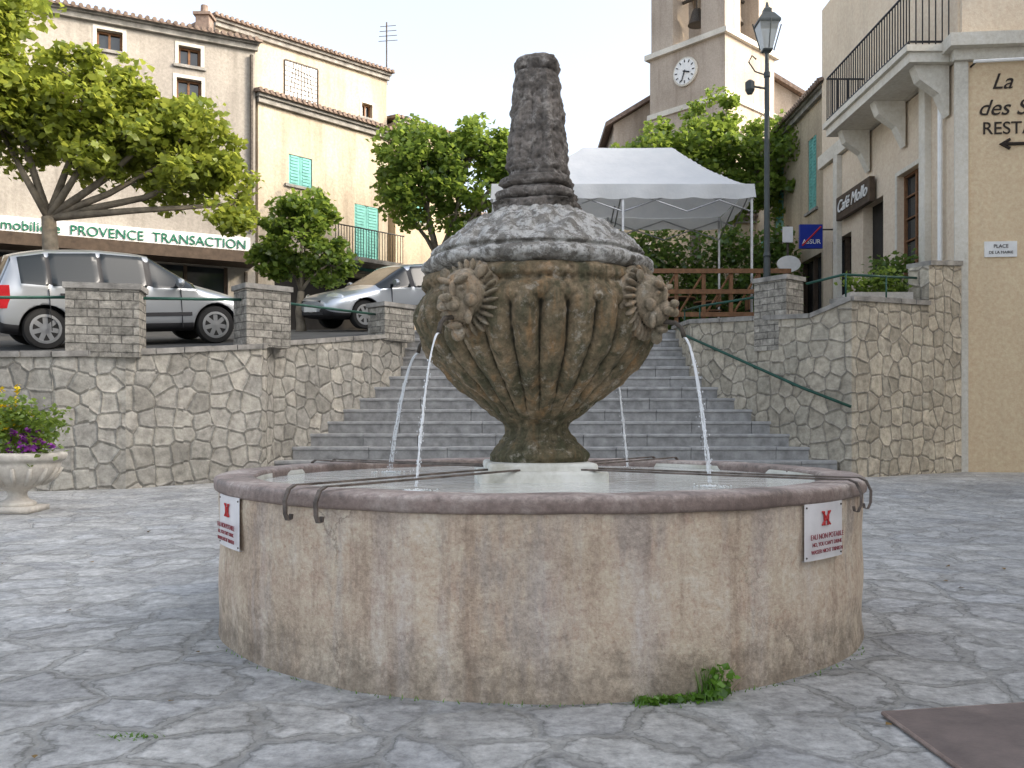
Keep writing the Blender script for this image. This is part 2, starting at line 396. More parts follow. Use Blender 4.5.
def rim_mat():
    t = NT('rim_stone'); v = t.mapping(); a = t.noise(v, 3.5, 7, 0.7); b = t.noise(v, 30, 6, 0.75)
    col = t.ramp(a.outputs[0], [(0.33,(0.15,0.12,0.105)),(0.5,(0.32,0.255,0.225)),(0.66,(0.50,0.44,0.395))])
    col = t.mix(0.7, col, t.ramp(b.outputs[0], [(0.3,0.2),(0.7,0.8)]), 'OVERLAY')
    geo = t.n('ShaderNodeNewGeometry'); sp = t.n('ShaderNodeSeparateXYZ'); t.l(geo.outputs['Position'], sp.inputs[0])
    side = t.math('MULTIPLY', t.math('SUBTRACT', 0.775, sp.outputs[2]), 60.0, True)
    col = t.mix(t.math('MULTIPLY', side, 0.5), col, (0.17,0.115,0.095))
    return t.fin(col, t.ramp(a.outputs[0], [(0.3,0.45),(0.7,0.8)]), t.bump(b.outputs[0], 0.7, 0.015), 0, 0.4)
M_RIM = rim_mat()
def lime_mat():
    t = NT('limescale'); v = t.mapping(); a = t.noise(v, 4, 7, 0.7); b = t.noise(v, 26, 5)
    col = t.ramp(a.outputs[0], [(0.3,(0.50,0.485,0.41)),(0.55,(0.74,0.73,0.67)),(0.75,(0.80,0.79,0.75))])
    return t.fin(col, 0.6, t.bump(b.outputs[0], 0.5, 0.01), 0, 0.3)
M_LIME = lime_mat()
N = 160
def ringrows(prof, n=N, amp=0.0, seed=0):
    rows = []
    for r, z in prof:
        row = []
        for j in range(n):
            a = 2*pi*j/n
            rr = r + amp*noise.noise(Vector((cos(a)*r*3+seed, sin(a)*r*3, z*3)))
            row.append((FX+rr*cos(a), FY+rr*sin(a), z + amp*0.5*noise.noise(Vector((cos(a)*r*4, sin(a)*r*4+seed, z*2)))))
        rows.append(row)
    return rows
mb = MB(); pr = [(1.745,-0.08),(1.742,0.0)] + [(1.738-0.004*sin(k), 0.06*k) for k in range(1,12)] + [(1.738,0.72)]
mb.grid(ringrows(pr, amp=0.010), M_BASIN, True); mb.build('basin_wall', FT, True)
mb = MB()
rp = [(1.70,0.714),(1.746,0.716),(1.754,0.722),(1.757,0.732),(1.757,0.770),(1.753,0.779),(1.744,0.785),(1.73,0.787),(1.66,0.788),(1.575,0.786),(1.562,0.783),(1.556,0.772),(1.555,0.73)]
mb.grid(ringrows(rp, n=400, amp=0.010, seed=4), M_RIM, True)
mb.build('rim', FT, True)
mb = MB(); mb.grid(ringrows([(1.558,0.765),(1.55,0.6),(1.54,0.35),(0.0,0.34)]), M_LIME, True); mb.build('basin_lining', FT, True)
t = NT('fountain_water'); v = t.mapping(); a = t.noise(v, 9, 4); b = t.noise(v, 30, 3)
w1 = t.bump(a.outputs[0], 0.5, 0.03); w2 = t.bump(b.outputs[0], 0.3, 0.01, w1)
M_WATER = t.fin(t.ramp(a.outputs[0], [(0.3,(0.62,0.63,0.58)),(0.7,(0.80,0.80,0.76))]), 0.08, w2, 0, 0.5)
WZ = .738
mb = MB(); mb.grid(ringrows([(1.553,WZ),(1.0,WZ+.001),(0.5,WZ),(0.01,WZ)]), M_WATER, True); mb.build('water', FT, True)
mb = MB(); M = Matrix.Translation((FX,FY,0)) @ Matrix.Rotation(radians(5),4,'Z')
mb.box((-.30,-.30,.36),(.30,.30,.84), M_LIME, M); mb.box((-.35,-.35,.60),(.35,.35,.80), M_LIME, M)
o = mb.build('pedestal', FT); bv = o.modifiers.new('b','BEVEL'); bv.width=.02; bv.segments=3

def fstone(name, kind):
    t = NT(name); v = t.mapping(); a = t.noise(v, 5, 9, 0.75, 0.3); b = t.noise(v, 34, 7, 0.75); c = t.noise(v, 13, 8, 0.75)
    if kind == 'dome':
        col = t.ramp(a.outputs[0], [(0.3,(0.10,0.092,0.08)),(0.5,(0.23,0.215,0.19)),(0.68,(0.36,0.34,0.31))])
        col = t.mix(t.ramp(c.outputs[0], [(0.46,0.0),(0.56,0.9)]), col, (0.58,0.57,0.54))
        col = t.mix(t.ramp(b.outputs[0], [(0.54,0.0),(0.64,0.8)]), col, (0.06,0.055,0.05))
    elif kind == 'spire':
        col = t.ramp(a.outputs[0], [(0.3,(0.06,0.055,0.05)),(0.5,(0.15,0.132,0.116)),(0.7,(0.28,0.245,0.215))])
        col = t.mix(t.ramp(c.outputs[0], [(0.52,0.0),(0.63,0.8)]), col, (0.40,0.37,0.335))
        col = t.mix(t.ramp(b.outputs[0], [(0.56,0.0),(0.66,0.6)]), col, (0.05,0.045,0.04))
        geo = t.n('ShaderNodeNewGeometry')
        col = t.mix(t.ramp(geo.outputs['Pointiness'], [(0.44, 0.8), (0.50, 0.0)]), col, (0.035,0.03,0.027))  # carved creases painted dark, standing in for occlusion shade
    else:
        col = t.ramp(a.outputs[0], [(0.28,(0.05,0.045,0.027)),(0.43,(0.14,0.115,0.07)),(0.57,(0.26,0.195,0.12)),(0.72,(0.40,0.33,0.235))])
        if kind == 'mask': col = t.mix(.45, col, (0.34,0.28,0.215))
        geo = t.n('ShaderNodeNewGeometry'); sp = t.n('ShaderNodeSeparateXYZ'); t.l(geo.outputs['Position'], sp.inputs[0])
        st = t.noise(t.mapping(scale=(9,9,.8)), 1.4, 5, .6)
        col = t.mix(t.ramp(st.outputs[0], [(0.48,0.0),(0.62,0.75 if kind == 'bowl' else .35)]), col, (0.065,0.068,0.038))
        col = t.mix(t.ramp(st.outputs[0], [(0.30,0.6),(0.44,0.0)]), col, (0.38,0.22,0.10))
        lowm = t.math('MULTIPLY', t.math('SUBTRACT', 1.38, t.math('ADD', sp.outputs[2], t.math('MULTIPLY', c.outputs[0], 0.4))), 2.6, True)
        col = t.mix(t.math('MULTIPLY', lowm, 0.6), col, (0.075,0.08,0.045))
        col = t.mix(t.ramp(c.outputs[0], [(0.55,0.0),(0.66,0.7)]), col, (0.46,0.42,0.35))
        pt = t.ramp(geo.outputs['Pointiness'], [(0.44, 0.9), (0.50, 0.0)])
        col = t.mix(pt, col, (0.03,0.027,0.018))  # crevice shade painted into the colour of bowl and masks
    col = t.mix(0.7, col, t.ramp(b.outputs[0], [(0.3,0.2),(0.7,0.8)]), 'OVERLAY')
    bs = .45 if kind == 'mask' else .8
    nb = t.bump(c.outputs[0], bs, 0.025); nb = t.bump(b.outputs[0], bs, 0.012, nb)
    return t.fin(col, 0.88, nb, 0, 0.25)
M_DOME, M_SPIRE, M_BOWL, M_MASK = fstone('lichen_stone','dome'), fstone('weathered_stone','spire'), fstone('mossy_stone','bowl'), fstone('mask_stone','mask')

def catmull(prof, per=6):
    out = []; p = [prof[0]] + list(prof) + [prof[-1]]
    for i in range(1, len(p)-2):
        for k in range(per):
            t_ = k/per; q = []
            for c in range(2):
                a,b,c_,d = p[i-1][c],p[i][c],p[i+1][c],p[i+2][c]
                q.append(0.5*((2*b)+(-a+c_)*t_+(2*a-5*b+4*c_-d)*t_*t_+(-a+3*b-3*c_+d)*t_**3))
            out.append(tuple(q))
    out.append(prof[-1]); return out
bp = catmull([(0.27,0.835),(0.275,0.875),(0.235,0.93),(0.185,0.985),(0.19,1.05),(0.26,1.105),(0.36,1.19),(0.49,1.30),(0.60,1.42),(0.665,1.55),(0.685,1.67),(0.66,1.76),(0.635,1.80),(0.655,1.83),(0.64,1.87),(0.60,1.89)], 9)
rows = []; n = 520
for r, z in bp:
    row = []
    fl2 = (1-sm((z-0.97)/0.05)) * sm((z-.85)/.03)
    for j in range(n):
        a = 2*pi*j/n; q = Vector((cos(a)*r, sin(a)*r, z))
        ph = a*28 + 0.5*sin((z-1.1)*3) + 0.7*noise.noise(q*3.5)
        s = abs(sin(ph/2)); lobe = s**0.6
        ero = 0.75 + 0.5*noise.noise(q*4+Vector((9,0,0)))
        end = 1.66 + 0.05*s + .03*noise.noise(q*6)
        fl = sm((z-1.05)/0.12) * (1 - sm((z-end)/0.05)) * ero
        rr = r*(1 + fl*(0.12*lobe-0.10)) + fl2*0.012*abs(sin(a*8))
        rr += 0.024*noise.fractal(q*5, 1, 2, 4) + 0.009*noise.noise(q*30)
        row.append((FX+rr*cos(a), FY+rr*sin(a), z+0.010*noise.noise(q*9)))
    rows.append(row)
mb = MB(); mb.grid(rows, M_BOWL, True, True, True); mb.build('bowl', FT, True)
dp = catmull([(0.60,1.885),(0.64,1.905),(0.655,1.93),(0.65,1.955),(0.625,1.97),(0.60,1.985),(0.615,2.0),(0.59,2.025),(0.50,2.10),(0.40,2.17),(0.30,2.225),(0.25,2.25),(0.235,2.262)], 6)
rows = []; n = 300
for r, z in dp:
    row = []
    for j in range(n):
        a = 2*pi*j/n; q = Vector((cos(a)*r, sin(a)*r, z))
        sc = sm((z-2.0)/.03)*(1-sm((z-2.22)/.03))
        rr = r + 0.022*noise.fractal(q*6, 1, 2, 4) + 0.010*noise.noise(q*30)
        zz = z + sc*(0.018*abs(sin(a*15+z*16))*abs(sin(z*40)) + 0.028*noise.fractal(q*10,1,2,4))
        row.append((FX+rr*cos(a), FY+rr*sin(a), zz))
    rows.append(row)
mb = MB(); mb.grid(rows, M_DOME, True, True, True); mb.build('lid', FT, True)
sp = [(0.25,2.25),(0.25,2.29),(0.235,2.30),(0.205,2.315),(0.222,2.33),(0.225,2.36),(0.195,2.372),(0.17,2.39),(0.20,2.405),(0.20,2.44),(0.172,2.452),(0.160,2.48),(0.172,2.50),(0.172,2.52)]
sp += [(0.168-0.040*k/12, 2.52+0.5*k/12) for k in range(1,13)] + [(0.120,3.045),(0.112,3.06),(0.122,3.075),(0.122,3.11),(0.110,3.135),(0.072,3.155),(0.01,3.162)]
dense = []
for (r0,z0),(r1,z1) in zip(sp, sp[1:]):
    k = max(1, int(abs(z1-z0)/0.006))
    for i in range(k): dense.append((r0+(r1-r0)*i/k, z0+(z1-z0)*i/k))
dense.append(sp[-1]); rows = []; n = 200
for r, z in dense:
    row = []
    for j in range(n):
        a = 2*pi*j/n; aa = a + radians(14)
        p_ = 2 if z < 2.30 else 5
        se = (abs(cos(aa))**p_ + abs(sin(aa))**p_)**(-1/p_)
        se = min(se, 1.16) * (0.97 if z > 2.3 else 1)
        q = Vector((cos(a)*r, sin(a)*r, z)); carve = 0
        if 2.53 < z < 3.03:
            e_ = sm((z-2.53)/.02)*(1-sm((z-3.01)/.02)); ww = .7+.6*noise.noise(q*7)
            carve = e_*ww*(.008*abs(sin(aa*8))**.7 + .007*abs(sin((z-2.54)*pi/.083+.5*noise.noise(q*9)))**.6 - .009)
        rr = r*se + carve + 0.014*noise.fractal(q*9,1,2,4) + 0.009*noise.noise(q*40)
        row.append((FX+rr*cos(a), FY+rr*sin(a), z))
    rows.append(row)
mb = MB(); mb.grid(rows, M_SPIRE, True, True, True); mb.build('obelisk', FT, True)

# lion masks + spouts + jets
def mask(i, th):
    d = Vector((sin(th), -cos(th), 0)); s = Vector((0,0,1)).cross(d); Z = Vector((0,0,1))
    c = Vector((FX, FY, 1.68)) + d*0.675
    bm = bmesh.new(); G = 1.22
    def ball(u, v, w, r, sx=1, sz=1, sd=1, rot=0):
        ax = s*cos(rot)+Z*sin(rot); az = Z*cos(rot)-s*sin(rot)
        m = Matrix.Translation(c + s*u*G + d*w*G + Z*v*G) @ Matrix((ax, d, az)).transposed().to_4x4() @ Matrix.Diagonal((r*sx*G, r*sd*G, r*sz*G, 1))
        bmesh.ops.create_icosphere(bm, subdivisions=3, radius=1, matrix=m)
    # mane : one shallow shield behind the face with fine combed ridges
    ball(0, .02, -.045, .150, .98, 1.08, .42)
    for k in range(26):
        a = -0.5*pi + 2*pi*k/26
        ball(cos(a)*.118, sin(a)*.128+.015, -.006, 1.0, .042, .0095, .022, a+.25)
    ball(0, .035, .015, .098, 1, 1.05, .85)        # skull
    ball(0, .080, .060, .048, 1.3, .7, .7)         # forehead
    ball(0, -.040, .055, .064, 1, 1.0, .9)         # jaw mass
    ball(0, -.018, .108, .036, 1.1, .8, 1.0)       # muzzle
    ball(0, -.108, .085, .028, 1.4, .5, .9)        # lower lip / chin
    ball(0, -.135, .06, .030, 1.1, 1.2, .8)        # beard
    ball(0, .035, .100, .014, .9, 3.0, 1)          # nose bridge
    ball(0, .002, .146, .019, 1.8, .8, .8)         # nose
    for q in (-1, 1):
        ball(q*.044, .080, .095, .016, 2.3, .8, 1.1, q*.30)    # brow ridge
        ball(q*.040, .046, .090, .012, 1.4, .8, .9)            # eye
        ball(q*.072, -.005, .068, .029, 1, .9, .8)             # cheek bone
        ball(q*.026, -.034, .130, .024, 1.2, .8, .9)           # upper lip
        ball(q*.060, -.075, .070, .020, .8, 1.5, .8)           # jowl
        ball(q*.092, .118, .03, .025, 1.0, 1.2, .6, -q*.5)     # ear
    me = bpy.data.meshes.new('lion_mask'); bm.to_mesh(me); bm.free(); me.materials.append(M_MASK)
    o = bpy.data.objects.new('lion_mask_%d' % i, me); link(o, FT)
    rm = o.modifiers.new('r', 'REMESH'); rm.mode = 'VOXEL'; rm.voxel_size = 0.0052; rm.use_smooth_shade = True
    sm_ = o.modifiers.new('s', 'SMOOTH'); sm_.iterations = 2; sm_.factor = .5
    tx = bpy.data.textures.new('c%d' % i, 'CLOUDS'); tx.noise_scale = 0.06; tx.noise_depth = 3
    dm = o.modifiers.new('d', 'DISPLACE'); dm.texture = tx; dm.strength = 0.008; dm.texture_coords = 'GLOBAL'
    mb = MB(); p0 = c + d*.10 + Z*-.088; tip = c + d*.23 + Z*-.178
    mb.tube([p0, c+d*.18+Z*-.10, c+d*.215+Z*-.13, tip], [.014,.012,.011,.013], M_IRON, 10); mb.build('spout_%d' % i, FT, True)
    return d, s, tip
t = NT('water_jet'); M_JET = t.fin((0.94,0.96,0.98), 0.2, None, 0, 0.6)
t.b.inputs['Alpha'].default_value = 0.62
M_FOAM = plain('foam', (0.85,0.87,0.87), 0.5, var=.05)
for i, (deg, reach) in enumerate(((-34,.17),(55,.14),(146,.24),(-125,.24))):
    th = radians(deg); d, s, tip = mask(i, th)
    mb = MB(); rr = random.Random(40+i); H = tip.z - WZ - .02
    for strand in range(3):
        pts = []; rad = []
        for k in range(110):
            f = k/109; wob = 0.012*f*(1+strand*.6)
            pts.append(tip + d*(reach*f**0.55*(1+.05*(strand-1))) + s*(0.0025*(strand-1) + wob*noise.noise(Vector((f*8, strand*5, i)))) + Vector((0,0,-H*f)))
            rad.append(max(.0005, (0.0048 - 0.0022*f) * (1+1.9*f*noise.noise(Vector((f*55, i*3, strand*7))) + .4*noise.noise(Vector((f*20,i,strand))))))
        mb.tube(pts, rad, M_JET, 6)
    for k in range(140):
        f = rr.uniform(.15, 1); p = tip + d*(reach*f**.55 + rr.gauss(0,.010)) + s*rr.gauss(0, .012*f+.002) + Vector((0,0,-H*f)); r = rr.uniform(.0012,.0034)
        mb.lathe([(0.0001,-r*1.6),(r*.8,-r*.6),(r,0),(r*.6,r),(0.0001,r*2)], p, M_JET, 5)
    land = tip + d*reach; land.z = WZ+.002
    for k in range(90):
        a = rr.uniform(0,2*pi); q = abs(rr.gauss(0,.05)); r = rr.uniform(.003,.009)
        mb.lathe([(0.0001,-r*.3),(r,0),(0.0001,r*.7)], land + Vector((cos(a)*q, sin(a)*q, 0)), M_FOAM, 6)
    mb.build('water_jet_%d' % i, FT, True)
    mb = MB()
    for q in (-.09, .09):
        prof = ((.33,.805),(.6,.805),(1.2,.803),(1.66,.803),(1.745,.805),(1.778,.79),(1.80,.745),(1.798,.69),(1.786,.66),(1.770,.664),(1.766,.685))
        rowsA = []
        for k,(r_,z_) in enumerate(prof):
            nrm = (Vector((0,0,1)) if k < 4 else (d*.8+Vector((0,0,.6)) if k < 6 else d))*.0045
            a_ = Vector((FX,FY,z_)) + d*r_ + s*(q-.010); b_ = Vector((FX,FY,z_)) + d*r_ + s*(q+.010)
            rowsA.append([a_-nrm, b_-nrm, b_+nrm, a_+nrm])
        mb.grid(rowsA, M_STRAP, True, True, True)
    mb.build('iron_straps_%d' % i, FT)

# warning signs
M_SIGNW = plain('sign_enamel', (0.70,0.68,0.68), 0.35, var=.15, bump=0)
M_INKRED = plain('sign_ink', (0.25,0.04,0.05), .5, var=.1)
for nm, deg, zc in (('sign_a', -57, .60), ('sign_b', 43, .60)):
    th = radians(deg); d = Vector((sin(th), -cos(th), 0)); s = Vector((0,0,1)).cross(d)
    S = empty('warning_sign', tuple(Vector((FX,FY,zc)) + d*1.74)); mb = MB()
    rows = [[Vector((FX,FY,0)) + Vector((sin(th+u/1.756), -cos(th+u/1.756), 0))*R + Vector((0,0,z)) for u in np.linspace(-.165,.165,9)] for R, z in ((1.735,zc-.12),(1.756,zc-.12),(1.756,zc+.12),(1.735,zc+.12))]
    mb.grid(rows, M_SIGNW)
    mb.build('plate', S)
    for k, (tx, sz, dz) in enumerate((('EAU NON POTABLE', .032, -.020),('NO, YOU CAN\'T DRINK', .024, -.052),('WASSER NICHT TRINKEN', .024, -.083))):
        text(tx, sz, face_matrix(Vector((FX,FY,zc+dz)) + d*1.766, d), M_INKRED, 'line_%d' % k, S, .001)
    mb = MB(); c = Vector((FX,FY,zc+.055)) + d*1.761
    for a in (radians(40), radians(-40)):
        u = s*cos(a)+Vector((0,0,1))*sin(a); mb.tube([c-u*.045, c+u*.045], .004, M_RED, 6)
    mb.tube([c-s*.02+Vector((0,0,.03)), c-s*.014-Vector((0,0,.03)), c+s*.014-Vector((0,0,.03)), c+s*.02+Vector((0,0,.03))], .004, M_RED, 6)
    for uu in (-.15,.15):
        for vv in (-.105,.105): mb.lathe([(.004,0),(.004,.004),(.0001,.005)],(0,0,0),M_IRON,8,face_matrix(Vector((FX,FY,zc+vv))+Vector((sin(th+uu/1.756),-cos(th+uu/1.756),0))*1.756,d))
    mb.build('pictogram', S)

# ------------------------------------------------------------------ foliage utilities
def leaf_mat(name, dark, light, tr, trw=0.45):
    t = NT(name); geo = t.n('ShaderNodeNewGeometry')
    col = t.ramp(geo.outputs['Random Per Island'], [(0.0, dark), (0.6, light), (1.0, [min(1,x*1.35) for x in light])])
    df = t.n('ShaderNodeBsdfDiffuse'); tl = t.n('ShaderNodeBsdfTranslucent'); gl = t.n('ShaderNodeBsdfGlossy'); gl.inputs['Roughness'].default_value = .35
    t.l(col, df.inputs[0]); tl.inputs[0].default_value = (*tr, 1)
    m = t.n('ShaderNodeMixShader'); m.inputs[0].default_value = trw; t.l(df.outputs[0], m.inputs[1]); t.l(tl.outputs[0], m.inputs[2])
    m2 = t.n('ShaderNodeMixShader'); m2.inputs[0].default_value = .04; t.l(m.outputs[0], m2.inputs[1]); t.l(gl.outputs[0], m2.inputs[2])
    t.l(m2.outputs[0], t.out.inputs[0]); return t.mat
M_LEAF1 = leaf_mat('plane_leaf_yellow', (0.07,0.11,0.018), (0.23,0.28,0.045), (0.46,0.50,0.08), .5)
M_LEAF2 = leaf_mat('plane_leaf', (0.045,0.09,0.018), (0.14,0.21,0.04), (0.32,0.42,0.07), .48)
M_LEAF3 = leaf_mat('leaf_dark', (0.035,0.07,0.018), (0.10,0.165,0.04), (0.22,0.32,0.06), .45)
M_BARK = plain('plane_bark', (0.20,0.17,0.13), 0.9, var=.5, scale=5, bump=.6)
def leaves_mesh(name, C, size, mat, parent, upbias=.5):
    n = len(C); C = np.asarray(C)
    nr = rng.normal(size=(n,3)); nr[:,2] = np.abs(nr[:,2])+upbias; nr /= np.linalg.norm(nr,axis=1)[:,None]
    a = rng.normal(size=(n,3)); a -= nr*(a*nr).sum(1)[:,None]; a /= np.linalg.norm(a,axis=1)[:,None]; b = np.cross(nr,a)
    s = (size*rng.uniform(.6,1.3,n))[:,None]
    V = np.stack([C-a*s*.5, C+b*s*.46+a*s*.05+nr*s*.10, C+a*s*.62-nr*s*.06, C-b*s*.46+a*s*.05+nr*s*.10], 1).reshape(-1,3)
    me = bpy.data.meshes.new(name); me.vertices.add(n*4); me.vertices.foreach_set('co', V.ravel())
    me.loops.add(n*4); me.loops.foreach_set('vertex_index', np.arange(n*4)); me.polygons.add(n)
    me.polygons.foreach_set('loop_start', np.arange(0,n*4,4)); me.polygons.foreach_set('loop_total', np.full(n,4))
    me.materials.append(mat); me.update(); me.validate()
    return link(bpy.data.objects.new(name, me), parent)
def tree(base, fork, r0, blobs, per, size, mat, clump=.5, name='plane_tree', dens=1.0):
    T = empty(name, base); mb = MB(); B = Vector(base); F = Vector(fork)
    k1 = B.lerp(F,.5)+Vector((random.uniform(-.08,.08),random.uniform(-.08,.08),0))
    mb.tube([B-Vector((0,0,.2)), B+Vector((0,0,.15)), k1, F], [r0*1.5,r0*1.15,r0*.95,r0*.8], M_BARK, 10)
    C = []
    for (cx,cy,cz,rx,ry,rz) in blobs:
        c = Vector((cx,cy,cz)); m1 = F.lerp(c,.5)+Vector((random.uniform(-.2,.2),random.uniform(-.2,.2),-abs(c.z-F.z)*.08))
        mb.tube([F, m1, c], [r0*.5, r0*.36, r0*.2], M_BARK, 7)
        nc = max(6, int(5.0*(rx*ry*rz)**(2/3)/clump**2*dens))
        for k in range(nc):
            v = Vector(rng.normal(size=3)).normalized()*random.uniform(.45,1.05)
            q = c + Vector((v.x*rx, v.y*ry, v.z*rz)); rad = clump*random.uniform(.5,1.15)
            if k % 2 == 0: mb.tube([c.lerp(q,-.1), c.lerp(q,.5)+Vector((0,0,random.uniform(-.1,.15))), q], [r0*.16, r0*.09, .012], M_BARK, 5)
            m = int(per*random.uniform(.6,1.3)); p = rng.normal(size=(m,3)); p /= np.linalg.norm(p,axis=1)[:,None]
            p *= (rad*rng.uniform(.15,1.2,m)**.6)[:,None]; p[:,2] *= .75
            C.append(p + np.array(q))
    mb.build('trunk', T, True); leaves_mesh('crown', np.concatenate(C), size, mat, T); return T
tree((-8.7,17.0,2.7), (-8.95,17.0,5.0), .17, [(-8.0,17,6.55,1.4,1.2,.75),(-6.7,17.2,6.15,1.2,1.1,.75),(-9.8,16.8,6.7,1.3,1.2,.75),(-8.0,17,7.35,1.4,1.2,.7),(-6.7,17.1,6.9,.85,.9,.5),(-5.5,17.4,5.35,.40,.5,.85),(-5.75,17.3,6.1,.55,.6,.6),(-9.6,17,7.7,1.2,1.2,.7)], 105, .14, M_LEAF1, .40, dens=1.1)
tree((-10.3,15.6,2.5), (-9.9,15.6,5.8), .15, [(-9.3,15.6,7.5,.8,1.0,.8),(-8.9,15.6,8.5,.5,.8,.45),(-9.9,15.6,6.9,1.0,1,.7),(-9.5,15.7,8.9,.7,.9,.9)], 90, .14, M_LEAF1, .40, dens=1.0)
tree((-4.6,19.2,3.0), (-4.6,19.2,3.9), .09, [(-4.6,19.2,5.1,.95,.8,.85),(-5.1,19.2,4.6,.6,.5,.5),(-4.0,19.2,4.5,.6,.5,.5),(-4.6,19.2,5.7,.5,.4,.4)], 80, .12, M_LEAF2, .30, dens=1.1)
tree((-2.0,24.0,3.1), (-2.0,24.0,5.5), .16, [(-2.3,24,7.6,1.4,1.3,1.2),(-1.2,24,8.2,1.3,1.2,1.1),(-2.8,24,8.3,1.0,1.0,.9),(-1.0,24,6.7,1.3,1.2,.9),(-.1,24,8.2,.9,1,.8),(.6,24.3,8.0,.8,1,.7),(-3.0,24,6.9,.8,1,.7)], 85, .15, M_LEAF2, .45)
tree((5.6,27,3.2), (5.6,27,7.4), .2, [(4.6,27,8.9,1.4,1.4,1.2),(6.2,27,9.7,1.6,1.4,1.2),(7.8,27,9.2,1.2,1.3,1.1),(3.3,27,8.5,.9,1,.8),(6.0,27,8.2,1.8,1.4,1.0),(8.3,27,8.2,.8,1,.9)], 100, .16, M_LEAF2, .5)
HG = empty('dark_fill_foliage', (3.5,24.5,3.3))  # leaf mass added to darken the background seen under the tent
C = [np.array([rng.uniform(-.6,7.9), 24.9+rng.normal()*.3, 3.4+rng.uniform(0,1)*(2.8+.35*math.sin(k*.7))]) + rng.normal(size=(55,3))*.18 for k in range(360)]
leaves_mesh('foliage', np.concatenate(C), .14, M_LEAF3, HG)
hb = MB()
for k in range(36): x=-.4+k*.23; hb.tube([(x,24.9,3.25),(x+.1,24.9,4.6),(x-.05,24.9,5.8)],[.02,.014,.006],M_BARK,5)
hb.build('stems', HG)

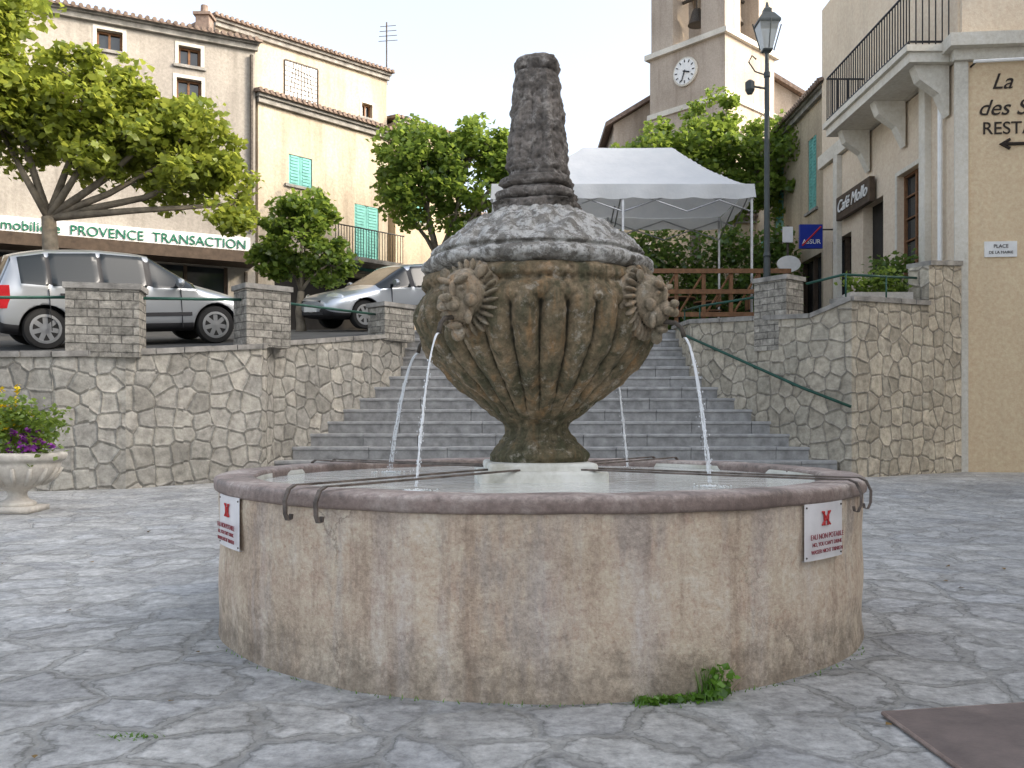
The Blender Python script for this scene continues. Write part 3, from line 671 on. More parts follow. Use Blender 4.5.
# ------------------------------------------------------------------ buildings
def house(name, p0, p1, z0, z1, depth, wall, ops, roof=True, over=.3, slope=.28, sill=True):
    a = Vector(p0); b = Vector(p1); L = (b-a).length; d = (b-a)/L; nin = Vector((-d.y, d.x))
    H = empty(name, (a.x, a.y, z0)); mb = MB()
    def P(u, z, q): w = a + d*u + nin*q; return (w.x, w.y, z)
    us = sorted({0, L, *[o[0] for o in ops], *[o[2] for o in ops]}); zs = sorted({z0, z1, *[o[1] for o in ops], *[o[3] for o in ops]})
    for u0, u1 in zip(us, us[1:]):
        for w0, w1 in zip(zs, zs[1:]):
            cu, cz = (u0+u1)/2, (w0+w1)/2
            if any(o[0]<cu<o[2] and o[1]<cz<o[3] for o in ops): continue
            mb.face([P(u0,w0,0),P(u1,w0,0),P(u1,w1,0),P(u0,w1,0)], wall)
    mb.face([P(0,z0,0),P(0,z0,depth),P(0,z1,depth),P(0,z1,0)], wall); mb.face([P(L,z0,0),P(L,z0,depth),P(L,z1,depth),P(L,z1,0)], wall)
    mb.face([P(0,z0,depth),P(L,z0,depth),P(L,z1,depth),P(0,z1,depth)], wall); mb.face([P(0,z1,0),P(L,z1,0),P(L,z1,depth),P(0,z1,depth)], wall)
    mb.build('walls', H)
    mb = MB()
    def lb(u0,z0_,u1,z1_,q0,q1,mat):
        c = [P(u0,z0_,q0),P(u1,z0_,q0),P(u1,z0_,q1),P(u0,z0_,q1),P(u0,z1_,q0),P(u1,z1_,q0),P(u1,z1_,q1),P(u0,z1_,q1)]
        bb = len(mb.v); mb.v += c
        for q in [(3,2,1,0),(4,5,6,7),(0,1,5,4),(1,2,6,5),(2,3,7,6),(3,0,4,7)]:
            mb.f.append([bb+i for i in q]); mb.m.append(mb.mi(mat)); mb.uv.append([(0,0)]*4)
    for (u0,w0,u1,w1,k) in ops:
        dp = .22
        for q in ([P(u0,w0,0),P(u0,w0,dp),P(u0,w1,dp),P(u0,w1,0)],[P(u1,w0,0),P(u1,w0,dp),P(u1,w1,dp),P(u1,w1,0)],[P(u0,w1,0),P(u1,w1,0),P(u1,w1,dp),P(u0,w1,dp)],[P(u0,w0,0),P(u1,w0,0),P(u1,w0,dp),P(u0,w0,dp)]): mb.face(q, wall)
        if k in ('win','winb'):
            fm = M_WHITE if k == 'win' else M_WOOD
            mb.face([P(u0,w0,dp-.02),P(u1,w0,dp-.02),P(u1,w1,dp-.02),P(u0,w1,dp-.02)], M_GLASS)
            t_ = .055; um = (u0+u1)/2
            for r in ((u0,w0,u0+t_,w1),(u1-t_,w0,u1,w1),(u0+t_,w0,u1-t_,w0+t_),(u0+t_,w1-t_,u1-t_,w1),(um-t_/2,w0+t_,um+t_/2,w1-t_)): lb(r[0],r[1],r[2],r[3],dp-.08,dp-.025,fm)
            nb_ = max(1, int((w1-w0)/.45))
            for j in range(1, nb_):
                zz = w0+(w1-w0)*j/nb_; lb(u0+t_,zz-.015,um-t_/2,zz+.015,dp-.07,dp-.03,fm); lb(um+t_/2,zz-.015,u1-t_,zz+.015,dp-.07,dp-.03,fm)
            sw = .09
            for r in ((u0-sw,w0,u0-.002,w1+sw),(u1+.002,w0,u1+sw,w1+sw),(u0-.002,w1+.002,u1+.002,w1+sw)): lb(r[0],r[1],r[2],r[3],-.015,-.002,M_TRIM)
        elif k == 'shut':
            um = (u0+u1)/2
            for (x0,x1) in ((u0+.01,um-.008),(um+.008,u1-.01)):
                lb(x0,w0+.01,x1,w1-.01,.03,.07,M_TEAL)
                nn = int((w1-w0)/.09)
                for j in range(nn): lb(x0+.06, w0+.06+j*.09, x1-.06, w0+.11+j*.09, .012, .03, M_TEAL)
        elif k == 'dark':
            mb.face([P(u0,w0,dp),P(u1,w0,dp),P(u1,w1,dp),P(u0,w1,dp)], M_DARK)
        elif k == 'shop':
            mb.face([P(u0,w0,dp),P(u1,w0,dp),P(u1,w1,dp),P(u0,w1,dp)], M_GLASS)
            lb(u0,w0,u1,w0+.5,.08,dp-.01,M_BROWN)
            nn = max(2,int((u1-u0)/1.0))
            for j in range(nn+1):
                x = u0+(u1-u0-.08)*j/nn; lb(x,w0+.5,x+.08,w1,.10,dp-.01,M_BROWN)
        if k in ('win','winb','shut') and sill: lb(u0-.13,w0-.08,u1+.13,w0-.003,-.07,-.002,M_COPE)
    mb.build('openings', H)
    if roof:
        mb = MB(); o_ = over
        def sl(u0,u1,q0,q1,zb,th,mat):
            c = [P(u0,zb+slope*q0,q0),P(u1,zb+slope*q0,q0),P(u1,zb+slope*q1,q1),P(u0,zb+slope*q1,q1)]
            c2 = [(x,y,z+th) for x,y,z in c]; mb.face(c,mat); mb.face(c2,mat)
            for i in range(4): j=(i+1)%4; mb.face([c[i],c[j],c2[j],c2[i]],mat)
        sl(-.15,L+.15,-o_,depth,z1+.10,.05,M_TILE)
        lb(-.05,z1-.16,L+.05,z1-.02,-.12,.0-.002,M_COPE); lb(-.08,z1-.02,L+.08,z1+.07,-.20,.0-.002,M_COPE)
        u = -.1
        while u < L+.1:
            c0 = Vector(P(u, z1+.16-slope*o_, -o_-.03)); c1 = Vector(P(u, z1+.16+slope*(depth), depth))
            mb.tube([c0,c1], [.055,.055], M_TILE, 8); u += .17
        mb.build('roof', H)
    return H, P, lb

M_PLA = plaster('plaster_grey', (0.37,0.34,0.295), (0.16,0.14,0.12), .7, (0.29,0.265,0.235))
M_PLB = plaster('plaster_cream', (0.48,0.415,0.32), (0.20,0.16,0.12), .7, (0.38,0.32,0.245))
M_PLB2 = plaster('plaster_ochre', (0.46,0.385,0.28), (0.17,0.14,0.11), .6, (0.355,0.295,0.215))
M_PLR = plaster('plaster_restaurant', (0.68,0.53,0.35), (0.50,0.39,0.27), .25, (0.65,0.505,0.335))
M_PLR2 = plaster('plaster_pale', (0.68,0.57,0.44), (0.40,0.33,0.26), .3, (0.62,0.515,0.395))
M_TOWER = plaster('tower_stone', (0.47,0.40,0.33), (0.24,0.19,0.15), .8, (0.37,0.31,0.25))
M_TRIM = plaster('trim_stone', (0.70,0.66,0.57), (0.4,0.35,0.29), .3)

pA0, pA1 = (-15.6,19.7), (-7.0,24.0)
opsA = [(2.0,8.0,2.9,9.6,'winb'),(5.7,10.5,6.3,11.0,'winb'),(7.65,10.45,8.2,10.95,'winb'),(7.6,9.15,8.22,10.1,'winb'),(5.0,7.7,5.8,9.0,'winb'),(.6,3.2,4.2,5.2,'shop'),(4.7,3.2,8.9,5.2,'shop')]
H1, PA, _ = house('agency_building', pA0, pA1, 2.5, 11.3, 7, M_PLA, opsA)
mb = MB()
def fbox(mb, P, u0,z0,u1,z1,q0,q1,mat):
    c = [P(u0,z0,q0),P(u1,z0,q0),P(u1,z0,q1),P(u0,z0,q1),P(u0,z1,q0),P(u1,z1,q0),P(u1,z1,q1),P(u0,z1,q1)]
    bb = len(mb.v); mb.v += c
    for q in [(3,2,1,0),(4,5,6,7),(0,1,5,4),(1,2,6,5),(2,3,7,6),(3,0,4,7)]:
        mb.f.append([bb+i for i in q]); mb.m.append(mb.mi(mat)); mb.uv.append([(0,0)]*4)
fbox(mb, PA, 1.0,5.58,9.45,6.02,-.18,-.003,M_WHITE); fbox(mb, PA, .9,5.22,9.5,5.52,-.9,-.003,M_BROWN)
mb.tube([PA(9.35,2.6,-.08),PA(9.35,5.1,-.08)],.05,M_IRON,8); mb.tube([PA(9.5,6.2,-.08),PA(9.5,11.0,-.08)],.05,M_IRON,8)
mb.build('fascia', H1)
dA = (Vector(pA1)-Vector(pA0)).normalized(); nA = Vector((dA.y,-dA.x,0))
M_GTXT = plain('green_letters', (0.01,0.16,0.09), .5)
text('AGENCE immobilière  PROVENCE  TRANSACTION', .34, face_matrix(PA(9.35,5.80,-.20), nA), M_GTXT, 'lettering', H1, .01, 'RIGHT')
CH = MB(); CH.box((-9.1,25.3,11.5),(-8.72,25.7,12.75),M_TILE); CH.box((-9.16,25.24,12.75),(-8.66,25.76,12.83),M_TILE); CH.lathe([(.12,12.8),(.10,13.1)],(-8.91,25.5,0),M_TILE,12)
CH.build('chimney', H1)
H2, PB, _ = house('village_house', (-6.95,24.1), (-3.85,27.3), 2.6, 9.95, 5, M_PLB, [(.95,7.75,1.72,8.6,'shut'),(3.2,5.6,4.1,7.6,'shut'),(.5,3.0,3.9,5.4,'dark')], slope=.15)
mb = MB()
fbox(mb, PB, 1.9,5.7,4.4,5.82,-.9,-.003,M_COPE)
for k in range(26): u = 1.93+k*.097; p = PB(u,5.82,-.86); mb.tube([p,(p[0],p[1],6.65)],.012,M_BLACK,5)
mb.tube([PB(1.9,6.66,-.86),PB(4.4,6.66,-.86)],.02,M_BLACK,6)
mb.build('balcony', H2)
H3, PC, _ = house('tall_house', (-9.3,27.6), (-4.55,32.0), 3.0, 13.6, 6, M_PLB, [(5.4,11.9,5.85,12.4,'winb'),(1.0,8,1.6,9,'win')], slope=.12)
mb = MB(); fbox(mb, PC, 2.35,11.7,3.65,13.1,-.012,-.003,M_WHITE)
for k in range(1,8):
    u=2.38+1.24*k/8; mb.tube([PC(u,11.73,-.02),PC(2.38+1.24*(k*.6+1.6)/8,13.07,-.02)],.013,M_IRON,4)
    z=11.73+1.34*k/8; mb.tube([PC(2.38,z,-.02),PC(3.62,11.73+1.34*(k*.8+.4)/8,-.02)],.013,M_IRON,4)
for u0,z0_,u1,z1_ in ((2.38,11.73,3.62,11.73),(2.38,13.07,3.62,13.07),(2.38,11.73,2.38,13.07),(3.62,11.73,3.62,13.07)): mb.tube([PC(u0,z0_,-.02),PC(u1,z1_,-.02)],.03,M_IRON,4)
mb.build('sundial', H3)
AN = empty('roof_antenna', (-4.6,32.3,13.4)); mb = MB()
mb.tube([(-4.6,32.3,13.4),(-4.6,32.3,15.7)],.03,M_IRON,6)
for k in range(4): mb.tube([(-4.9+.02*k,32.3,15.0+.18*k),(-4.2-.02*k,32.3,15.05+.18*k)],.012,M_IRON,5)
mb.build('mast', AN)
house('village_house', (-4.25,32.1), (-2.0,34.5), 3.0, 12.0, 5, M_PLB2, [(.8,8.5,1.4,9.6,'shut')], slope=.1)
house('village_house', (-2.0,34.6), (11.5,34.6), 3.0, 9.0, 6, M_PLB2, [(1,6.2,1.9,7.6,'shut'),(3.5,3.4,5.2,6,'dark'),(6,3.4,8.4,5.8,'dark'),(6.4,6.6,7.4,8,'win'),(10,3.4,12,5.6,'dark')], slope=.25)

RB, PR, _ = house('restaurant_building', (8.13,15.9), (15.0,15.3), -0.1, 7.75, 7.3, M_PLR, [(4.0,0.2,5.4,2.6,'dark')], roof=False)
mb = MB()
fbox(mb, PR, -.14,-.1,.09,7.55,-.05,.0-.002,M_TRIM)
fbox(mb, PR, -.3,7.75,6.9,7.98,-.28,7.3,M_TRIM); fbox(mb, PR, -.18,7.553,6.9,7.748,-.12,-.002,M_TRIM)
fbox(mb, PR, .0,7.983,6.8,11.8,0,7.3,M_PLR2)
mb.build('trim_and_upper_floor', RB)
nR = Vector((-.088,-1,0)).normalized()
M_INK = plain('dark_letters', (0.03,0.022,0.018), .6)
text('La Table', .40, face_matrix(PR(.50,7.17,-.012), nR), M_INK, 'lettering_a', RB, .006, 'LEFT', .35)
text('des Saveurs', .40, face_matrix(PR(.26,6.70,-.012), nR), M_INK, 'lettering_b', RB, .006, 'LEFT', .35)
text('RESTAURANT', .32, face_matrix(PR(.34,6.33,-.012), nR), M_INK, 'lettering_c', RB, .006, 'LEFT')
mb = MB(); mb.tube([PR(.68,6.05,-.02),PR(1.4,6.05,-.02)],.03,M_INK,6); mb.tube([PR(.82,6.13,-.02),PR(.66,6.05,-.02),PR(.82,5.97,-.02)],.03,M_INK,6)
mb.tube([PR(.1,7.46,-.25),PR(2.2,7.5,-.25)],.03,M_WHITE,6); mb.tube([PR(.15,7.46,-.25),PR(.15,7.46,-.01)],.02,M_BLACK,6)
mb.build('arrow_and_lamp_bar', RB)
SB, PS, _ = house('restaurant_side', (8.10,22.9), (8.10,15.98), 2.3, 7.6, .3, M_PLR2, [(.6,3.0,1.9,5.6,'shop'),(2.6,3.0,3.7,6.0,'dark'),(4.4,3.9,5.5,6.2,'winb')], roof=False)
for c in list(SB.children):
    c.parent = RB; c.matrix_parent_inverse = Matrix.Translation(RB.location).inverted()
bpy.data.objects.remove(SB)
mb = MB()
mb.box((7.99,16.0,7.62),(8.097,23,7.95),M_TRIM); mb.box((8.10,16.0,7.983),(8.4,23.0,11.8),M_PLR2)
mb.tube([(8.0,16.45,3.9),(8.0,16.45,7.5)],.045,M_WHITE,8)
mb.box((7.97,17.0,3.0),(8.097,17.25,7.6),M_TRIM); mb.box((7.97,21.6,3.0),(8.097,21.85,7.6),M_TRIM)
mb.box((7.92,19.5,5.95),(8.04,21.5,6.5),M_BROWN)
mb.build('side_trim', RB)
text('Café Mollo', .40, face_matrix((7.90,20.5,6.23),(-1,0,0)), M_WHITE, 'cafe_lettering', RB, .01, 'CENTER', .35)
BA = MB()
BA.box((7.25,16.05,7.62),(7.985,20.3,7.80),M_TRIM); BA.box((7.18,16.0,7.803),(7.985,20.36,7.92),M_TRIM)
for y in (16.3,18.1,19.9):
    rows = [[(8.04,yy,6.7),(8.04,yy,7.615),(7.4,yy,7.615),(7.5,yy,7.35),(7.85,yy,7.1)] for yy in (y-.12,y+.12)]
    BA.grid(rows, M_TRIM, True, True, True)
k = 16.08
while k < 20.3: BA.tube([(7.26,k,7.92),(7.26,k,8.95)],.013,M_BLACK,5); k += .12
for x in np.arange(7.26,8.1,.12):
    BA.tube([(x,16.08,7.92),(x,16.08,8.95)],.013,M_BLACK,5); BA.tube([(x,20.28,7.92),(x,20.28,8.95)],.013,M_BLACK,5)
for z in (8.0,8.95): BA.tube([(8.1,16.08,z),(7.26,16.08,z),(7.26,20.28,z),(8.1,20.28,z)],.022,M_BLACK,6)
BA.build('balcony', RB)
house('street_house', (8.3,29.0), (8.3,23.0), 2.9, 9.9, 6, M_PLB2, [(4.3,6.9,5.0,8.9,'shut'),(1.2,6.9,2.1,8.9,'shut'),(.8,3.1,2.6,5.6,'shop'),(3.6,3.1,5.4,5.6,'shop')], slope=.3)
house('street_house', (9.6,40.0), (9.6,29.3), 3.2, 9.4, 6, M_PLB, [(2,6.4,3,8,'shut'),(6,6.4,7,8,'shut')], slope=.3)
PQ = empty('street_name_sign', PR(.65,4.15,-.01)); mb = MB(); fbox(mb, PR, .38,4.02,.94,4.30,-.03,-.003,M_WHITE); mb.build('plate', PQ)
text('PLACE', .09, face_matrix(PR(.66,4.21,-.036), nR), M_INK, 'line_a', PQ, .002); text('DE LA MAIRIE', .07, face_matrix(PR(.66,4.10,-.036), nR), M_INK, 'line_b', PQ, .002)
M_BLUE = plain('blue_sign', (0.01,0.03,0.28), .4, var=.1)
SG = empty('insurance_sign', (7.6,22.2,5.7)); mb = MB(); mb.box((7.25,22.15,5.42),(7.82,22.25,6.02),M_BLUE); mb.tube([(7.8,22.2,5.9),(8.10,22.2,5.9)],.02,M_IRON,6); mb.tube([(7.3,22.13,5.48),(7.77,22.13,5.96)],.02,M_RED,5); mb.build('board', SG)
text('ASSUR', .16, face_matrix((7.535,22.14,5.58),(0,-1,0)), M_WHITE, 'letters', SG, .004)
SG = empty('shop_sign', (7.0,22.6,5.7)); mb = MB(); mb.box((6.95,22.55,5.65),(7.2,22.62,6.05),M_WHITE); mb.lathe([(.30,-.03),(.30,.03)],(0,0,0),M_WHITE,28,Matrix.Translation((7.1,22.58,5.1))@Matrix.Rotation(pi/2,4,'X')@Matrix.Diagonal((1,.7,1,1))); mb.tube([(7.1,22.66,2.9),(7.1,22.66,6.1)],.03,M_IRON,6); mb.build('board', SG)

# church
CT = empty('church', (10.9,46,3)); mb = MB()
C0 = Vector((10.9,45.0)); e1 = Vector((-.687,.727)); e2 = Vector((.727,.687)); S_ = 4.8
Mt = Matrix(((e2.x,e1.x,0,C0.x),(e2.y,e1.y,0,C0.y),(0,0,1,0),(0,0,0,1)))
mb.box((0,0,3),(S_,S_,21.0),M_TOWER,Mt)
for z, o_ in ((17.6,.12),(20.9,.22)): mb.box((-o_,-o_,z),(S_+o_,S_+o_,z+.28),M_TRIM,Mt)
w = 1.55; zt = 25.4
for x0,y0 in ((0,0),(S_-w,0),(0,S_-w),(S_-w,S_-w)): mb.box((x0+.05,y0+.05,21.18),(x0+w-.05,y0+w-.05,zt),M_TOWER,Mt)
def arch(fix, axis):
    cx = S_/2; r = S_/2-w+.05; n=12
    pts = [(cx-r,zt-1.0)] + [(cx-r*cos(pi*k/n), zt-1.0+r*sin(pi*k/n)) for k in range(n+1)] + [(cx+r,zt-1.0)]
    top = zt+.9
    for (a_,za),(b_,zb) in zip(pts,pts[1:]):
        for off in (.05,.6):
            q = fix + (off if fix == 0 else -off)
            f = [(a_,q,za),(b_,q,zb),(b_,q,top),(a_,q,top)]
            if axis: f = [(y,x,z) for x,y,z in f]
            mb.face([Mt@Vector(p) for p in f], M_TOWER)
        q0 = fix+(.05 if fix==0 else -.05); q1 = fix+(.6 if fix==0 else -.6)
        f = [(a_,q0,za),(b_,q0,zb),(b_,q1,zb),(a_,q1,za)]
        if axis: f = [(y,x,z) for x,y,z in f]
        mb.face([Mt@Vector(p) for p in f], M_TOWER)
for fx in (0, S_):
    arch(fx, False); arch(fx, True)
for x0,y0 in ((0,0),(S_-w,0),(0,S_-w),(S_-w,S_-w)): mb.box((x0+.05,y0+.05,zt),(x0+w-.05,y0+w-.05,zt+.9),M_TOWER,Mt)
mb.box((-.25,-.25,zt+.9),(S_+.25,S_+.25,zt+1.2),M_TRIM,Mt)
ap = Mt@Vector((S_/2,S_/2,30))
cr = [Mt@Vector(p) for p in ((-.1,-.1,zt+1.2),(S_+.1,-.1,zt+1.2),(S_+.1,S_+.1,zt+1.2),(-.1,S_+.1,zt+1.2))]
for i in range(4): mb.face([cr[i],cr[(i+1)%4],ap],M_TILE)
mb.build('bell_tower', CT)
mb = MB()
for q in ((1.0,S_/2),(S_/2,1.0)):
    c = Mt@Vector((q[0],q[1],0)); mb.lathe([(.5,22.4),(.45,22.5),(.36,22.8),(.28,23.1),(.2,23.25),(.05,23.3)],(c.x,c.y,0),M_IRON,20); mb.tube([(c.x,c.y,23.2),(c.x,c.y,24.0)],.06,M_IRON,6)
mb.tube([Mt@Vector((1.0,.3,23.9)),Mt@Vector((1.0,4.5,23.9))],.1,M_IRON,6); mb.tube([Mt@Vector((.3,1.0,23.9)),Mt@Vector((4.5,1.0,23.9))],.1,M_IRON,6)
mb.build('bells', CT)
mb = MB(); cn = Vector((-e2.x,-e2.y,0)); cc = Mt@Vector((0,S_/2,19.6)); cM = face_matrix(cc+cn*.02, cn)
mb.lathe([(.76,0),(.76,.10),(.66,.12)],(0,0,0),M_TRIM,32)
mb.lathe([(.0001,.125),(.67,.125)],(0,0,0),M_WHITE,32,cap=False)
for k in range(12): a=k*pi/6; mb.box((-.025,.48,.13),(.025,.62,.15),M_BLACK,Matrix.Rotation(a,4,'Z'))
mb.box((-.03,-.08,.155),(.03,.52,.17),M_BLACK,Matrix.Rotation(radians(160),4,'Z')); mb.box((-.035,-.08,.175),(.035,.36,.19),M_BLACK,Matrix.Rotation(radians(-110),4,'Z'))
mb.v = [tuple(cM@Vector(p)) for p in mb.v]; mb.build('clock', CT)
mb = MB()
def gable(y0,y1,x0,x1,ze,zp):
    xm=(x0+x1)/2
    for y in (y0,y1): mb.face([(x0,y,3),(x1,y,3),(x1,y,ze),(xm,y,zp),(x0,y,ze)],M_TOWER)
    mb.face([(x0,y0,3),(x0,y1,3),(x0,y1,ze),(x0,y0,ze)],M_TOWER); mb.face([(x1,y0,3),(x1,y1,3),(x1,y1,ze),(x1,y0,ze)],M_TOWER)
    for s_ in (-1,1):
        xe = xm+s_*(xm-x0+.5); zz = ze-(zp-ze)*.5/(xm-x0)
        a_=[(xm,y0-.4,zp+.05),(xe,y0-.4,zz+.05),(xe,y1,zz+.05),(xm,y1,zp+.05)]; b_=[(x,y,z+.25) for x,y,z in a_]
        mb.face(a_,M_TILE); mb.face(b_,M_TILE)
        for i in range(4): mb.face([a_[i],a_[(i+1)%4],b_[(i+1)%4],b_[i]],M_TILE)
gable(50.2,70,5.8,19.0,18.0,22.0); mb.build('nave', CT)

house('unseen_shade_house', (13.0,13.5), (13.0,-22.0), -0.1, 13.2, 8, M_PLB, [(3+4*k,1,4.2+4*k,2.6,'win') for k in range(7)])  # out-of-view building added to keep the square in shade
house('unseen_shade_house', (15.5,23.0), (15.5,15.2), -0.1, 13.0, 8, M_PLA, [])  # second unseen building, added to block sun from the right

# ------------------------------------------------------------------ marquee
t = NT('tent_fabric'); n_ = t.noise(t.mapping(), 2.5, 4)
M_TENT = t.fin(t.ramp(n_.outputs[0], [(0.3,(0.72,0.73,0.73)),(0.7,(0.82,0.82,0.81))]), .6, t.bump(n_.outputs[0], .3, .08), 0, .3)
df = t.n('ShaderNodeBsdfTranslucent'); df.inputs[0].default_value = (.7,.7,.68,1); ms = t.n('ShaderNodeMixShader'); ms.inputs[0].default_value = .22
t.l(t.b.outputs[0], ms.inputs[1]); t.l(df.outputs[0], ms.inputs[2]); t.l(ms.outputs[0], t.out.inputs[0])
M_ALU = plain('aluminium', (0.5,0.5,0.5), .4, .8)
MQ = empty('marquee_tent', (2.4,21,3)); mb = MB()
X0,X1,Y0,Y1,ZE,ZR = -.45,5.4,19.6,22.8,6.35,7.65
def roofz(x,y):
    rx0,rx1,ym = 1.7,3.9,(Y0+Y1)/2
    fx = min(1,(x-X0)/(rx0-X0),(X1-x)/(X1-rx1)); fy = 1-abs(y-ym)/(ym-Y0); f = max(0,min(fx,fy))
    return ZE+(ZR-ZE)*(f**1.3)-.05*sin(pi*min(1,max(0,(x-X0)/(X1-X0)))*2)**2*(1-f)*0.5
gx = np.linspace(X0,X1,61); gy = np.linspace(Y0,Y1,37)
mb.grid([[(x,y,roofz(x,y)+.018*noise.noise(Vector((x*2,y*2,0)))) for x in gx] for y in gy], M_TENT)
def val(pts):
    rows=[[],[]]
    for (x,y,u) in pts:
        rows[0].append((x,y,ZE)); rows[1].append((x+.03*sin(u*5),y-.03*sin(u*5),ZE-.30-.035*abs(sin(u*pi*1.5))))
    mb.grid(rows,M_TENT)
val([(x,Y0-.01,x) for x in np.linspace(X0,X1,90)]); val([(x,Y1+.01,x) for x in np.linspace(X0,X1,90)])
val([(X0-.01,y,y) for y in np.linspace(Y0,Y1,50)]); val([(X1+.01,y,y) for y in np.linspace(Y0,Y1,50)])
mb.build('canopy', MQ, True)
mb = MB()
for x in (X0+.05,(X0+X1)/2,X1-.05):
    for y in (Y0+.05,Y1-.05): mb.box((x-.025,y-.025,h(y)),(x+.025,y+.025,ZE-.02),M_ALU)
for y in (Y0+.05,Y1-.05):
    k=X0+.05
    for i in range(4):
        x1=k+(X1-X0-.1)/4; mb.tube([(k,y,ZE-.1),(x1,y,ZE-.6)],.016,M_ALU,5); mb.tube([(k,y,ZE-.6),(x1,y,ZE-.1)],.016,M_ALU,5); k=x1
for x in (X0+.05,X1-.05,2.47):
    ym=(Y0+Y1)/2
    for a_,b_ in ((Y0+.05,ym),(ym,Y1-.05)): mb.tube([(x,a_,ZE-.1),(x,b_,ZE-.6)],.016,M_ALU,5); mb.tube([(x,a_,ZE-.6),(x,b_,ZE-.1)],.016,M_ALU,5)
mb.build('frame', MQ)
WF = empty('wooden_fence', (4.2,19.3,3)); mb = MB()
for x in (3.0,3.6,4.2,4.8,5.4,6.0): mb.box((x-.04,19.26,2.95),(x+.04,19.34,4.35),M_WOOD)
for z in (3.35,3.85,4.3): mb.box((2.9,19.22,z),(6.1,19.257,z+.1),M_WOOD)
for k in range(5): mb.tube([(3.04+.6*k,19.3,3.4),(3.56+.6*k,19.3,4.25)],.025,M_WOOD,5)
mb.build('rails', WF)
for k,(x,y) in enumerate(((3.9,20.6),(1.2,20.8),(4.9,21.8))):
    TB = empty('cafe_table', (x,y,h(y))); mb = MB(); z=h(y)
    mb.lathe([(.4,z+.72),(.4,z+.75)],(x,y,0),M_WOOD,24); mb.tube([(x,y,z),(x,y,z+.72)],.03,M_BLACK,8); mb.lathe([(.22,z),(.2,z+.03)],(x,y,0),M_BLACK,16); mb.build('table', TB)
    CHR = empty('cafe_chair', (x+.7,y,z)); mb = MB(); xx=x+.75
    mb.box((xx-.2,y-.2,z+.43),(xx+.2,y+.2,z+.46),M_WOOD); mb.box((xx+.17,y-.2,z+.55),(xx+.2,y+.2,z+.9),M_WOOD)
    for sx in (-.18,.18):
        for sy in (-.18,.18): mb.tube([(xx+sx,y+sy,z),(xx+sx,y+sy,z+(.9 if sx>0 else .43))],.014,M_BLACK,5)
    mb.build('chair', CHR)

# ------------------------------------------------------------------ street lamp
t = NT('lantern_glass'); M_LGL = t.fin((0.55,0.57,0.55), .15, None, 0, .5); t.b.inputs['Transmission Weight'].default_value = .5
M_POLE = plain('lamp_paint', (0.06,0.07,0.07), .5, .3)
SL = empty('street_lamp', (4.78,16.5,h(16.5))); lx,ly,lz = 4.78,16.5,h(16.5); mb = MB()
mb.lathe([(.16,lz),(.16,lz+.1),(.12,lz+.15),(.10,lz+.7),(.12,lz+.75),(.075,lz+.85),(.06,lz+1.5),(.075,lz+1.53),(.055,lz+1.6),(.045,7.5),(.06,7.52),(.06,7.6),(.04,7.63),(.035,7.95),(.07,8.0)],(lx,ly,0),M_POLE,16)
mb.tube([(lx,ly,7.55),(lx-.22,ly,7.62),(lx-.34,ly,7.8),(lx-.28,ly,7.92),(lx-.2,ly,7.85)],.014,M_POLE,6)
mb.tube([(lx,ly,7.3),(lx-.3,ly,7.35)],.02,M_POLE,6); mb.lathe([(.05,7.2),(.09,7.28),(.09,7.42),(.04,7.46)],(lx-.32,ly,0),M_POLE,12)
R4 = Matrix.Rotation(radians(45),4,'Z')
mb.lathe([(.12,8.0),(.13,8.03)],(lx,ly,0),M_POLE,4,R4); mb.lathe([(.29,8.50),(.29,8.54),(.16,8.68),(.10,8.72),(.10,8.78),(.04,8.83),(.02,8.92)],(lx,ly,0),M_POLE,4,R4)
for k in range(4):
    a=radians(45+90*k+45); mb.tube([(lx+.13*cos(a),ly+.13*sin(a),8.02),(lx+.27*cos(a),ly+.27*sin(a),8.51)],.012,M_POLE,5)
mb.build('pole', SL)
mb = MB(); mb.lathe([(.12,8.03),(.26,8.5)],(lx,ly,0),M_LGL,4,R4); mb.build('lantern_glass', SL)

